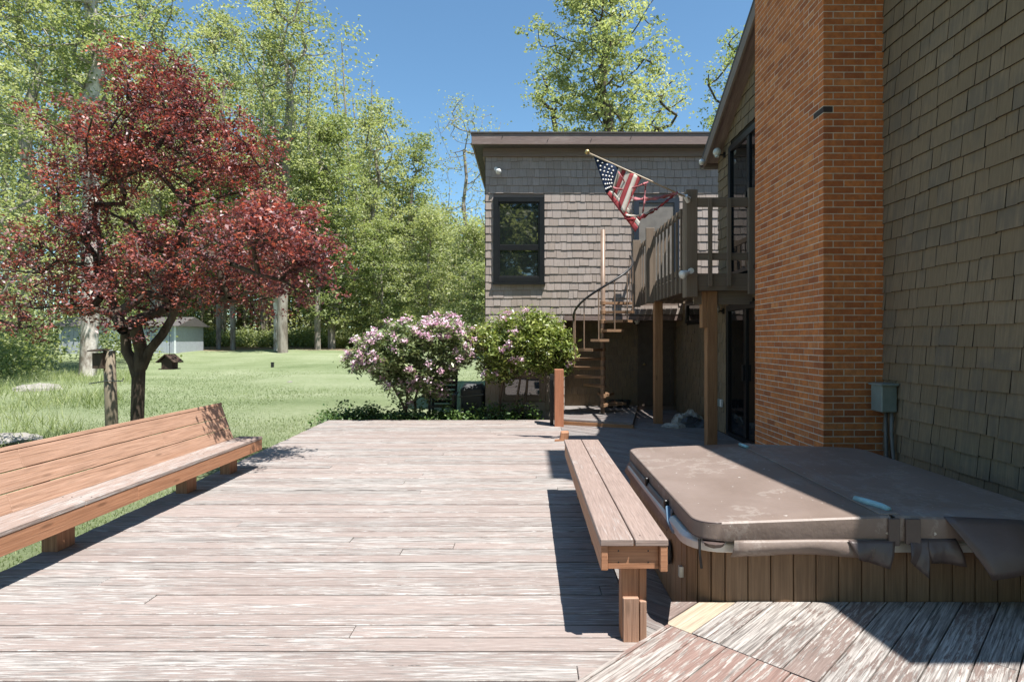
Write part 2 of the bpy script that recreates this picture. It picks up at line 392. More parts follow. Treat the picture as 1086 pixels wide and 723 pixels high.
M['rhodo'] = leaf_mat('rhododendron_leaves', [(0.10, 0.145, 0.06), (0.18, 0.235, 0.10), (0.31, 0.35, 0.18)], 0.22, None, 0.35, 0.3, 1.6, 0.5)
M['rhodo_y'] = leaf_mat('yellow_green_shrub_leaves', [(0.10, 0.15, 0.045), (0.21, 0.265, 0.07), (0.36, 0.39, 0.12)], 0.25, None, 0.35, 0.35, 1.6, 0.5)
M['cover_leaf'] = leaf_mat('ground_cover_leaves', [(0.05, 0.105, 0.035), (0.10, 0.17, 0.055), (0.18, 0.26, 0.09)], 0.25, None, 0.4, 0.4, 1.5)
M['petal'] = leaf_mat('pink_petals', [(0.62, 0.36, 0.48), (0.76, 0.56, 0.66), (0.84, 0.74, 0.80)], 0.3, (1.1, 0.9, 1.0), 0.6, 0.3, 2.0)
M['bark_dark'] = bark_mat('dark_bark', (0.05, 0.038, 0.03), (0.11, 0.085, 0.065), 9)
M['bark_grey'] = bark_mat('grey_bark', (0.15, 0.125, 0.10), (0.30, 0.27, 0.23), 4)
M['bark_pale'] = bark_mat('pale_mottled_bark', (0.22, 0.18, 0.15), (0.62, 0.57, 0.52), 3.0, 0.6)

# ------------------------------------------------------------------ ground
def ground_z(x, y):
    t = min(max((y-10)/33.0, 0), 1)
    z = -0.28 + 1.30*t
    if y > 43: z += min((y-43)*0.02, 1.2)
    return z
xs = [-600, -250, -120, -70, -45] + [-30+i*1.0 for i in range(31)] + [3, 6, 10, 20, 45, 120, 300, 600]
ys = [-300, -80, -30, -10, -4] + [i*1.0 for i in range(0, 61)] + [70, 90, 130, 250, 600, 1200]
g = MB()
gv = [(x, y, ground_z(x, y)+(0.035*math.sin(x*0.7+y*0.31)+0.03*math.sin(y*0.9-x*0.23) if (y > 13 or x < -5) else 0)) for y in ys for x in xs]
nx = len(xs)
g.poly(gv, [(j*nx+i, j*nx+i+1, (j+1)*nx+i+1, (j+1)*nx+i) for j in range(len(ys)-1) for i in range(nx-1)])
g.build('lawn', M['lawn'], smooth=True, kind='structure')

# ------------------------------------------------------------------ decks: boards clipped to convex regions
def clip_half(poly, n, d):
    out = []
    for i in range(len(poly)):
        a, b = poly[i], poly[(i+1) % len(poly)]
        da = a[0]*n[0]+a[1]*n[1]-d; db = b[0]*n[0]+b[1]*n[1]-d
        if da <= 0: out.append(a)
        if da*db < 0:
            k = da/(da-db); out.append((a[0]+(b[0]-a[0])*k, a[1]+(b[1]-a[1])*k))
    return out
def boards(mb, region, direc, width, gap, ztop, thick=0.035, maxlen=4.2, mi=0, offset=0.0, mifn=None, jit=0.003):
    dx, dy = direc; L = math.hypot(dx, dy); dx /= L; dy /= L; px, py = -dy, dx
    us = [p[0]*dx+p[1]*dy for p in region]; vs = [p[0]*px+p[1]*py for p in region]
    v = min(vs)+offset; k = 0
    while v < max(vs):
        u = min(us)-rnd.uniform(0, maxlen)
        while u < max(us):
            ln = maxlen*rnd.uniform(0.6, 1.0)
            a = clip_half(region, (dx, dy), u+ln-0.004); a = clip_half(a, (-dx, -dy), -u) if len(a) > 2 else a
            if len(a) > 2: a = clip_half(a, (px, py), v+width-gap)
            if len(a) > 2: a = clip_half(a, (-px, -py), -v)
            # drop duplicates
            q = []
            for p in a:
                if not q or math.hypot(p[0]-q[-1][0], p[1]-q[-1][1]) > 1e-4: q.append(p)
            if len(q) > 2 and math.hypot(q[0][0]-q[-1][0], q[0][1]-q[-1][1]) < 1e-4: q.pop()
            if len(q) > 2:
                n = len(q); z = ztop+rnd.uniform(-jit, jit); ou = rnd.uniform(0, 60); ov = rnd.uniform(0, 60)
                vs3 = [(p[0], p[1], z) for p in q]+[(p[0], p[1], z-thick) for p in q]
                uv = [(p[0]*dx+p[1]*dy+ou, p[0]*px+p[1]*py+ov) for p in q]
                uvs = uv+[(a_, b_+0.03) for a_, b_ in uv]
                m_ = mifn(k) if mifn else mi
                mb.poly(vs3, [tuple(range(n)), tuple(range(2*n-1, n-1, -1))]+[(i, i+n, (i+1) % n+n, (i+1) % n) for i in range(n)], uvs, m_)
            u += ln
        v += width; k += 1

DL, DB = -3.92, 11.72            # deck left edge, back edge
d = MB()
boards(d, [(-3.46, -0.6), (0.60, -0.6), (0.60, DB), (-4.0, DB)], (1, 0), 0.1345, 0.0095, 0.0, maxlen=10, jit=0.004)
d.build('deck', M['deck'], kind='structure', bevel=0.003)
d = MB()
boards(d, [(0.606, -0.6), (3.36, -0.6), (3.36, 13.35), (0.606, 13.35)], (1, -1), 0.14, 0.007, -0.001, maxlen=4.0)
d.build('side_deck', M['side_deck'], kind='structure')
d = MB()                          # joists, rim and dark soil under the boards
d.bar((-3.50, -0.6, -0.15), (-4.03+0.06, DB, -0.15), 0.04, 0.21); d.box(DL+0.02, DB-0.05, -0.26, 0.6, DB-0.012, -0.045)
for i in range(8): d.box(DL+0.62+i*0.55, -0.5, -0.2, DL+0.66+i*0.55, DB-0.06, -0.042)
d.build('deck_joists', M['greypost'], kind='structure')
d = MB(); d.poly([(-3.42, -0.6, -0.25), (3.36, -0.6, -0.25), (3.36, 13.3, -0.25), (0.62, 13.3, -0.25), (0.62, DB, -0.25), (-3.96, DB, -0.25)], [(0, 1, 2, 3, 4, 5)])
d.build('soil_under_deck', M['backing'], kind='structure')
# raised platform, boards at 45 degrees with a butt joint across them
ZP = 0.18
a45 = [(-2.6, -0.32), (-2.6, -1.2), (3.4, -1.2), (3.4, 0.24), (0.70, 2.94)]
b45 = [(0.705, 2.945), (3.4, 0.25), (3.4, 3.19), (0.78, 3.19)]
d = MB()
boards(d, a45, (1, 1), 0.146, 0.006, ZP, maxlen=9, mi=1, jit=0.002)
v0 = [(-p[0]+p[1])/math.sqrt(2) for p in b45]
boards(d, b45, (1, 1), 0.146, 0.007, ZP, maxlen=9, jit=0.002, offset=-0.03, mifn=lambda k: 2 if k == nb-2 else 0) if False else None
span = max(v0)-min(v0); nb = math.ceil((span+0.03)/0.146)
boards(d, b45, (1, 1), 0.146, 0.007, ZP, maxlen=9, jit=0.002, offset=-(nb*0.146-span)+0.045, mifn=lambda k: 2 if k == nb-2 else 0)
d.build('platform', [M['platform'], M['platform_red'], M['new_board']], kind='structure', bevel=0.004)
d = MB()
d.obox(((-2.6+0.70)/2+0.03, (-0.32+2.94)/2-0.03, ZP/2-0.02), (1.65, 1.63, 0), (0.018, -0.018, 0), (0, 0, ZP/2-0.021))
d.box(0.8, 3.13, 0.0, 3.36, 3.155, ZP-0.04)
d.build('platform_riser', M['platform_red'], kind='structure')
# back landing, one low step up
ZL = 0.10
d = MB()
boards(d, [(0.66, 11.1), (1.9, 10.6), (2.5, 13.35), (0.66, 13.35)], (1, -0.4), 0.14, 0.008, ZL, maxlen=5)
d.bar((0.66, 11.08, ZL/2-0.018), (1.91, 10.575, ZL/2-0.018), 0.03, ZL-0.04, mi=1)
d.build('landing', [M['side_deck'], M['post']], kind='structure')

# ------------------------------------------------------------------ shingled walls
def shingles(mb, org, u, n, width, height, expo, holes=(), top=None, tb=0.02, tt=0.006, wmin=0.09, wmax=0.24, z0=0.0, mi=0, wob=0.006):
    """org: lower left corner, u: unit vector along the wall, n: outward normal; top(uu) gives the upper limit"""
    org = Vector(org); u = Vector(u); n = Vector(n); up = Vector((0, 0, 1))
    row = 0
    while row*expo < height:
        zb = z0+row*expo; zt = zb+expo+0.012
        x = -rnd.uniform(0, 0.15)
        while x < width:
            w = rnd.uniform(wmin, wmax); a, b = max(x, 0), min(x+w-0.006, width); x += w
            if b-a < 0.015: continue
            segs = [(a, b)]
            for (hu0, hz0, hu1, hz1) in holes:
                if zb+expo*0.6 > hz0 and zb+expo*0.4 < hz1:
                    ns = []
                    for (p, q) in segs:
                        if q <= hu0 or p >= hu1: ns.append((p, q)); continue
                        if p < hu0: ns.append((p, hu0))
                        if q > hu1: ns.append((hu1, q))
                    segs = ns
            for (p, q) in segs:
                if q-p < 0.01: continue
                if top and zb+expo*0.3 > min(top(p), top(q)): continue
                j = rnd.uniform(-wob, wob); t1 = tb+rnd.uniform(-0.004, 0.004); zt2 = min(zt, height+0.01)
                zt3 = (zt2, zt2)
                if top: zt3 = (min(zt2, top(p)), min(zt2, top(q)))
                pts = []
                for (zz, th) in ((0, t1), (1, tt)):
                    for (uu, s_) in ((p, 0), (q, 1)):
                        zv = zb+j if zz == 0 else zt3[s_]
                        pts.append(org+u*uu+up*zv+n*th)
                pts += [org+u*p+up*(zb+j)-n*0.004, org+u*q+up*(zb+j)-n*0.004]
                o1, o2 = rnd.uniform(0, 40), rnd.uniform(0, 40)
                uvs = [(o2, o1+p), (o2, o1+q), (o2+expo, o1+p), (o2+expo, o1+q), (o2-0.02, o1+p), (o2-0.02, o1+q)]
                mb.poly(pts, [(0, 1, 3, 2)], uvs, mi)
                mb.poly(pts, [(4, 5, 1, 0), (4, 0, 2), (5, 3, 1)], uvs, 1)  # underside and sides take the painted shade colour
        row += 1

# ------------------------------------------------------------------ flat roofed wing
WY = 12.8                                   # face of the wing
WX0 = -0.93                                 # left corner
wing = thing('house_wing', 'two storey flat roofed wing with weathered grey brown shingles and black framed window', 'building', (0, WY, 0))
WZT = 5.68
UDX0, UDX1, UDZ0, UDZ1 = 2.31, 3.30, 2.62, 4.70     # upper door
win = (-0.76, 2.86, 0.36, 4.72)
lw = (-0.63, 0.27, 0.38, 0.89)
RX, RZ, RY = 0.80, 2.08, 13.35              # the recess under the upper storey
m = MB()
hol = [(win[0]-WX0, win[1]+0.3, win[2]-WX0, win[3]+0.3), (lw[0]-WX0, lw[1]+0.3, lw[2]-WX0, lw[3]+0.3),
       (UDX0-WX0, UDZ0+0.3-0.2, UDX1-WX0, UDZ1+0.3), (RX-WX0, -0.3, 8, RZ+0.3)]
shingles(m, (WX0, WY, -0.3), (1, 0, 0), (0, -1, 0), 6.6, WZT+0.3, 0.176, hol, wob=0.008, tb=0.017, tt=0.003)
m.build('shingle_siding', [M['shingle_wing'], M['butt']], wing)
m = MB()
shingles(m, (RX+0.02, RY, 0.0), (1, 0, 0), (0, -1, 0), 2.6, RZ, 0.18, [(2.50-RX, 0, 3.30-RX, 2.03)])
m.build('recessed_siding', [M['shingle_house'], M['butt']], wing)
m = MB()
m.box(WX0+0.01, WY+0.006, RZ+0.05, 5.8, WY+0.1, WZT)
m.box(WX0+0.01, WY+0.006, -0.4, RX-0.01, WY+0.1, RZ+0.049)
m.box(RX+0.02, RY+0.006, -0.1, 3.4, RY+0.1, RZ+0.04)
m.box(WX0+0.01, WY+0.101, -0.4, WX0+0.1, 19, WZT); m.box(WX0+0.101, 18.9, -0.4, 5.8, 19, WZT); m.box(5.7, WY+0.101, -0.4, 5.8, 18.89, WZT)
m.box(RX-0.06, WY+0.101, -0.2, RX+0.01, RY+0.1, RZ+0.045)
m.build('wall', M['trim'], wing)
m = MB(); m.box(RX-0.02, WY-0.03, RZ-0.05, 3.36, WY+0.10, RZ+0.046); m.box(RX+0.02, WY+0.1, RZ+0.0, 3.38, RY-0.02, RZ+0.044)
m.build('soffit_board', M['fascia'], wing)
m = MB()                                     # roof with a two-step fascia
m.box(WX0-0.28, WY-0.30, WZT+0.10, 5.9, WY-0.26, WZT+0.335); m.box(WX0-0.28, WY-0.259, WZT+0.10, WX0-0.24, 19.2, WZT+0.335)
m.build('fascia_board', M['fascia'], wing, bevel=0.006)
m = MB(); m.box(WX0-0.05, WY-0.06, WZT-0.08, 5.9, WY-0.003, WZT+0.098); m.box(WX0-0.06, WY-0.002, WZT-0.08, WX0-0.003, 19, WZT+0.098)
m.build('frieze_board', M['trim'], wing)
m = MB(); m.box(WX0-0.235, WY-0.255, WZT+0.10, 5.9, 19.2, WZT+0.30); m.box(WX0-0.30, WY-0.32, WZT+0.338, 5.9, 19.2, WZT+0.365)
m.build('roof', M['roof'], wing)
for i, x in enumerate((-0.55, 0.42, 1.35, 2.2)):
    m = MB(); m.obox((x, WY-0.305, WZT+0.22+rnd.uniform(-0.04, 0.04)), (0.012, 0, 0.03), (0.006, 0, -0.0), (0, 0.004, 0)); m.build('fascia_seam', M['black'], wing)
# side (left) face of the wing seen edge-on
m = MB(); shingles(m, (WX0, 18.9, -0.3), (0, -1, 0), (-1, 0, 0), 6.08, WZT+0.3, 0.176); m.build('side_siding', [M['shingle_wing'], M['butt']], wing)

def window(parent, name, x0, z0, x1, z1, y, split=None, fr=0.055, casing=0.11, mat='frame', gl='glass', n=-1):
    c = MB(); dy = n
    def bx(a, b, c_, d_, e, f_): c.box(a, min(b, d_), c_, e, max(b, d_), f_)
    yo = y+dy*0.055; yi = y+dy*0.0
    bx(x0-casing*0.0, yi, z0, yo, x0+casing, z1); bx(x1-casing, yi, z0, yo, x1, z1)
    bx(x0+casing, yi, z1-casing, yo, x1-casing, z1); bx(x0+casing, yi, z0, yo, x1-casing, z0+casing)
    w = c.build(name, M[mat], parent, bevel=0.004)
    xa, xb, za, zb = x0+casing, x1-casing, z0+casing, z1-casing
    panes = [(za, zb)] if split is None else [(za, split-fr/2), (split+fr/2, zb)]
    s = MB()
    yo2 = y+dy*0.03
    for (p, q) in panes:
        s.box(xa, min(y, yo2), p, xa+fr*0.6, max(y, yo2), q); s.box(xb-fr*0.6, min(y, yo2), p, xb, max(y, yo2), q)
        s.box(xa+fr*0.6, min(y, yo2), p, xb-fr*0.6, max(y, yo2), p+fr*0.6); s.box(xa+fr*0.6, min(y, yo2), q-fr*0.6, xb-fr*0.6, max(y, yo2), q)
    if split is not None: s.box(xa, min(y, yo2), split-fr/2, xb, max(y, yo2), split+fr/2)
    s.build('sash', M[mat], w, bevel=0.003)
    for (p, q) in panes:
        gq = MB(); yg = y+dy*0.012
        gq.box(xa+fr*0.6, min(yg, y+0.001), p+fr*0.6, xb-fr*0.6, max(yg, y+0.001), q-fr*0.6)
        gq.build('pane', M[gl], w)
    return w
window(wing, 'window', *win, WY-0.005, split=3.62)
window(wing, 'cellar_window', *lw, WY-0.005, split=None, mat='trim', casing=0.10)
m = MB(); m.box(win[0]-0.02, WY-0.085, win[1]-0.05, win[2]+0.02, WY-0.004, win[1]-0.002); m.build('window_sill', M['frame'], wing)
# upper door to the balcony
m = MB()
m.box(UDX0, WY-0.06, UDZ0, UDX0+0.11, WY-0.0, UDZ1); m.box(UDX1-0.11, WY-0.06, UDZ0, UDX1, WY, UDZ1); m.box(UDX0+0.11, WY-0.06, UDZ1-0.11, UDX1-0.11, WY, UDZ1)
dr = m.build('balcony_door', M['door_blue'], wing)
m = MB(); m.box(UDX0+0.11, WY-0.035, UDZ0, UDX1-0.11, WY+0.003, UDZ1-0.11)
m.box(UDX0+0.22, WY-0.042, UDZ0+0.2, UDX1-0.22, WY-0.036, UDZ0+0.85); m.build('door_panel', M['door_grey'], dr, bevel=0.004)
m = MB(); m.sphere((UDX0+0.2, WY-0.075, UDZ0+1.0), 0.03); m.build('door_knob', M['metal'], dr, smooth=True)
# lower door in the recess
m = MB()
m.box(2.50, RY-0.05, ZL, 2.57, RY, 2.03); m.box(3.25, RY-0.05, ZL, 3.32, RY, 2.03); m.box(2.57, RY-0.05, 1.96, 3.25, RY, 2.03)
dr = m.build('entry_door', M['door_brown'], wing)
m = MB(); m.box(2.57, RY-0.03, ZL, 3.25, RY+0.002, 1.96); m.build('door_panel', M['door_brown'], dr)
m = MB(); m.sphere((2.64, RY-0.06, 1.05), 0.03); m.build('door_knob', M['gold'], dr, smooth=True)

# ------------------------------------------------------------------ gabled main house
HX, HXF = 3.40, 3.58
EY0, EZ0, EY1, EZ1, RYD, RZD = 1.33, 4.88, 10.42, 4.94, 6.98, 6.98
def rake(y): return EZ0+(RZD-EZ0)*(y-EY0)/(RYD-EY0) if y < RYD else EZ1+(RZD-EZ1)*(EY1-y)/(EY1-RYD)
house = thing('house', 'tall gabled house with olive brown shingle walls and orange brick chimney', 'building', (HXF, 6, 0))
m = MB()
shingles(m, (HXF, 5.92, 0.0), (0, -1, 0), (-1, 0, 0), 3.9, 7.2, 0.173, top=lambda q: rake(5.92-q)-0.1, tb=0.024, wmin=0.10, wmax=0.27)
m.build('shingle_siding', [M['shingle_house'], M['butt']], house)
UW = (8.05, 2.66, 9.78, 4.82)               # upper sliding door (y0, z0, y1, z1)
LWD = (8.2, 0.02, 9.88, 2.18)               # lower sliding door
SW = (11.25, 1.95, 12.45, 2.42)             # small window
m = MB()
shingles(m, (HX, 10.42, 2.5), (0, -1, 0), (-1, 0, 0), 2.75, 4.6, 0.173, [(10.42-UW[2], UW[1]-2.5-0.1, 10.42-UW[0], UW[3]-2.5)], top=lambda q: rake(10.42-q)-2.5-0.1)
shingles(m, (HX, 13.33, 0.0), (0, -1, 0), (-1, 0, 0), 5.66, 2.5, 0.173, [(13.33-LWD[2], -0.1, 13.33-LWD[0], LWD[3]), (13.33-SW[2], SW[1], 13.33-SW[0], SW[3])])
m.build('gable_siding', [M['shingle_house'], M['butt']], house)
m = MB()
pts = [(1.5, -0.3), (1.5, rake(1.5)-0.14), (RYD, RZD-0.14), (10.41, rake(10.41)-0.14), (10.41, -0.3)]
nn = len(pts)
for (xa, xb) in ((HXF+0.008, 9.0),):
    vs = [(xa, y, z) for y, z in pts]+[(xb, y, z) for y, z in pts]
    m.poly(vs, [tuple(range(nn-1, -1, -1)), tuple(range(nn, 2*nn))]+[(i, (i+1) % nn, (i+1) % nn+nn, i+nn) for i in range(nn)])
pts2 = [(7.7, -0.3), (7.7, rake(7.7)-0.14), (10.40, rake(10.40)-0.14), (10.40, -0.3)]
vs = [(HX+0.008, y, z) for y, z in pts2]+[(HXF+0.005, y, z) for y, z in pts2]
m.poly(vs, [(3, 2, 1, 0), (4, 5, 6, 7)]+[(i, (i+1) % 4, (i+1) % 4+4, i+4) for i in range(4)])
m.box(HX+0.008, 10.425, -0.3, 5.7, 13.34, 2.46)
m.build('wall', M['backing'], house)
m = MB(); m.box(HX+0.02, 10.43, 2.47, 5.6, WY-0.03, 2.60); m.build('flat_roof', M['roof'], house)
# roof slabs + rake boards + soffit
XR = 3.16
m = MB()
for (ya, za, yb, zb) in ((EY0-0.1, EZ0-0.04, RYD, RZD), (RYD, RZD, EY1+0.12, EZ1-0.075)):
    dv = Vector((0, yb-ya, zb-za)); nrm = Vector((0, -dv.z, dv.y)).normalized()
    c = Vector((6.2, (ya+yb)/2, (za+zb)/2))+nrm*0.02
    m.obox(c, dv/2, (6.2-XR+0.02, 0, 0), nrm*0.03)
m.build('roof', M['roof'], house)
m = MB()
for (ya, za, yb, zb) in ((EY0-0.1, EZ0-0.04, RYD-0.001, RZD), (RYD+0.001, RZD, EY1+0.12, EZ1-0.075)):
    dv = Vector((0, yb-ya, zb-za)); nrm = Vector((0, -dv.z, dv.y)).normalized()
    m.obox(Vector((XR, (ya+yb)/2, (za+zb)/2))-nrm*0.10, dv/2, (0.018, 0, 0), nrm*0.088)
m.build('rake_board', M['trim'], house)
m = MB()
for (ya, za, yb, zb) in ((RYD+0.9, rake(RYD+0.9), EY1+0.1, EZ1-0.06),):
    dv = Vector((0, yb-ya, zb-za)); nrm = Vector((0, -dv.z, dv.y)).normalized()
    m.obox(Vector(((XR+HX)/2+0.01, (ya+yb)/2, (za+zb)/2))-nrm*0.13, dv/2, ((HX-XR)/2-0.012, 0, 0), nrm*0.012)
m.box(XR-0.005, EY1+0.1, EZ1-0.27, 3.9, EY1+0.125, EZ1-0.1)
m.build('soffit', M['fascia'], house)
def sliding(name, y0, z0, y1, z1, x, split):
    c = MB(); e = 0.10
    c.box(x-0.055, y0, z0, x, y0+e, z1); c.box(x-0.055, y1-e, z0, x, y1, z1); c.box(x-0.055, y0+e, z1-e, x, y1-e, z1); c.box(x-0.055, y0+e, z0, x, y1-e, z0+0.06)
    if split: c.box(x-0.045, (y0+y1)/2-0.05, z0+0.06, x-0.002, (y0+y1)/2+0.05, z1-e)
    w = c.build(name, M['frame'], house, bevel=0.004)
    q = MB(); q.box(x-0.02, y0+e, z0+0.06, x-0.004, y1-e, z1-e); q.build('glass', M['darkglass'], w)
    if split:
        q = MB(); q.box(x-0.085, (y0+y1)/2-0.02, z0+0.95, x-0.046, (y0+y1)/2+0.02, z0+1.2); q.build('handle', M['black'], w)
    return w
sliding('upper_sliding_door', *UW, HX-0.004, True)
sliding('lower_sliding_door', *LWD, HX-0.004, True)
sliding('small_window', *SW, HX-0.004, False)
# chimney
chx0, chx1, chy0, chy1, chz = 2.965, 3.575, 5.87, 7.64, 7.35
m = MB(); m.box(chx0+0.0035, chy0+0.0035, -0.28, chx1+0.05, chy1-0.007, chz)
ch = m.build('chimney', M['mortar'], house)
m = MB()
BL, BH, BJ, BD = 0.203, 0.0577, 0.010, 0.095
row = 0; z = 0.10; DKROW = 2*round((3.93-0.10)/(0.0677*2))
while z < chz-0.06:
    odd = row % 2
    y = chy0+(BD+BJ if odd else 0)
    while y < chy1-0.02:
        y2 = min(y+BL, chy1)
        dk = 1 if row == DKROW and y < chy0+0.02 else 0
        jx = rnd.uniform(-0.0015, 0.0015)
        m.box(chx0+jx, y, z, chx0+BD, y2, z+BH, dk); y += BL+BJ
    x = chx0+(0 if odd else BD+BJ)
    first = True
    while x < chx1-0.015:
        x2 = min(x+(BL), chx1)
        dk = 0
        jy = rnd.uniform(-0.0015, 0.0015)
        m.box(x, chy0+jy, z, x2, chy0+BD-(0 if odd and first else 0.002), z+BH, dk); x += BL+BJ; first = False
    row += 1; z += BH+BJ
m.build('brickwork', [M['brick'], M['brick_dark']], ch, bevel=0.002)
m = MB(); m.box(chx0-0.04, chy0-0.04, chz, chx1+0.1, chy1+0.04, chz+0.09); m.build('chimney_cap', M['mortar'], ch)
m = MB(); m.box(3.42, 3.95, 5.6, 4.2, 5.58, 9.9); stk = m.build('shadow_stack', M['mortar'], house)  # unseen stack added to cast a shadow on the deck
m = MB(); m.box(3.36, 3.9, 9.905, 4.26, 5.63, 10.0); m.build('shadow_stack_cap', M['mortar'], stk)

# ------------------------------------------------------------------ balcony
BZ = 2.60; BX0, BX1, BY0, BY1 = 2.40, 3.36, 8.72, 12.7
bal = thing('balcony', 'raised wooden balcony with olive brown slatted railing on two amber posts', 'balcony', (2.6, 9, 0))
m = MB()
boards(m, [(BX0+0.03, BY0+0.03), (BX1, BY0+0.03), (BX1, BY1), (BX0+0.03, BY1)], (0, 1), 0.135, 0.014, BZ, 0.035, 9)
m.build('floor_boards', M['rail'], bal)
m = MB()
m.box(BX0, BY0, BZ-0.26, BX1, BY0+0.035, BZ-0.005); m.box(BX0, BY0+0.036, BZ-0.26, BX0+0.035, BY1, BZ-0.005)
for i in range(5): m.box(BX0+0.036, BY0+0.75+i*0.75, BZ-0.22, BX1, BY0+0.79+i*0.75, BZ-0.037)
m.build('joist_frame', M['rail'], bal)
m = MB(); m.box(BX0+0.1, BY0+0.09, BZ-0.46, BX1+0.02, BY0+0.13, BZ-0.265); m.build('beam', M['rail'], bal)
def bpost(x, y, w, z1, br):
    q = MB(); q.box(x-w/2, y-w/2, -0.02, x+w/2, y+w/2, z1)
    o = q.build('post', M['post'], bal, bevel=0.006)
    if br:
        q = MB(); q.box(x-w/2-0.075, y-w/2, z1-0.55, x-w/2-0.001, y+w/2-0.01, z1); q.build('bracket', M['post'], o, bevel=0.004)
bpost(2.77, 8.86, 0.155, BZ-0.262, True)
bpost(2.50, 11.25, 0.155, BZ-0.262, False)
RT = 3.62
m = MB(); m.box(BX0-0.05, BY0-0.04, BZ-0.36, BX0+0.12, BY0+0.0, RT+0.22); m.build('corner_post', M['rail'], bal, bevel=0.006)
m = MB(); m.box(BX0-0.055, BY0+0.001, BZ-0.36, BX0-0.012, BY0+0.16, RT+0.2); m.build('corner_post', M['rail'], bal, bevel=0.006)
m = MB(); m.box(3.27, BY0-0.06, BZ-0.32, 3.38, BY0-0.001, RT+0.24); m.build('end_post', M['rail'], bal, bevel=0.006)
m = MB(); m.box(BX0+0.121, BY0-0.035, RT-0.04, 3.269, BY0-0.001, RT+0.10); m.build('top_rail', M['rail'], bal, bevel=0.004)
m = MB(); m.box(BX0+0.121, BY0-0.03, BZ+0.19, 3.269, BY0-0.001, BZ+0.30); m.build('bottom_rail', M['rail'], bal, bevel=0.004)
for x in (2.70, 2.98):
    m = MB(); m.box(x-0.03, BY0-0.07, BZ-0.20, x+0.03, BY0-0.036, RT+0.08); m.build('baluster', M['rail'], bal, bevel=0.003)
# left side: long rail with narrow slats and two wide boards
m = MB(); m.box(BX0-0.006, BY0+0.162, RT-0.07, BX0+0.036, BY1, RT+0.02); m.build('top_rail', M['rail'], bal)
m = MB(); m.box(BX0-0.006, BY0+0.162, BZ+0.02, BX0+0.036, BY1, BZ+0.11); m.build('bottom_rail', M['rail'], bal)
y = BY0+0.34
while y < BY1-0.3:
    if not (11.0 < y < 11.46):
        m = MB(); m.box(BX0-0.040, y-0.016, BZ-0.27, BX0-0.011, y+0.016, RT+0.01); m.build('baluster', M['rail'], bal)
    y += 0.27
for (ya, yb) in ((11.05, 11.40), (12.42, 12.72)):
    m = MB(); m.box(BX0-0.17, ya, BZ-0.30, BX0-0.008, ya+0.05, RT+0.10); m.build('wide_slat', M['rail'], bal, bevel=0.004)

# ------------------------------------------------------------------ spiral stair
SX, SY, SR = 1.53, 11.95, 0.62
st = thing('spiral_staircase', 'brown spiral staircase with open treads and thin curved handrail', 'staircase', (SX, SY, ZL))
m = MB(); m.tube([(SX, SY, ZL), (SX, SY, 3.85)], 0.048, 12); m.build('centre_pole', M['stair'], st, smooth=True)
hand = []
for i in range(12):
    z = ZL+0.19*(i+1); an = R(180+30*(i-5)); an2 = an+R(34)
    m = MB(); vs = []
    for zz in (z-0.05, z):
        for (r_, a_) in ((0.05, an-0.3), (SR, an), (SR*1.02, (an+an2)/2), (SR, an2), (0.05, an2+0.3)):
            vs.append((SX+r_*math.cos(a_), SY+r_*math.sin(a_), zz))
    m.poly(vs, [(4, 3, 2, 1, 0), (5, 6, 7, 8, 9)]+[(k, (k+1) % 5, (k+1) % 5+5, k+5) for k in range(5)])
    m.lathe((SX, SY, z-0.06), [(0.05, 0), (0.06, 0.005), (0.06, 0.07), (0.05, 0.075)], 12)
    m.build('tread', M['tread'], st)
    if i >= 4:
        am = an+R(15)
        p = (SX+SR*0.97*math.cos(am), SY+SR*0.97*math.sin(am))
        hz = z+0.86+0.095
        m = MB(); m.tube([(p[0], p[1], z-0.02), (p[0], p[1], hz)], 0.022 if i == 4 else 0.012, 6); m.build('baluster', M['stair'], st)
        for k in range(3):
            a3 = am+R(10*k); hand.append((SX+SR*0.97*math.cos(a3), SY+SR*0.97*math.sin(a3), hz+0.19*k/3+0.005))
hand = hand[:-2]
m = MB(); m.tube(hand, 0.022, 8); m.build('handrail', M['black'], st, smooth=True)

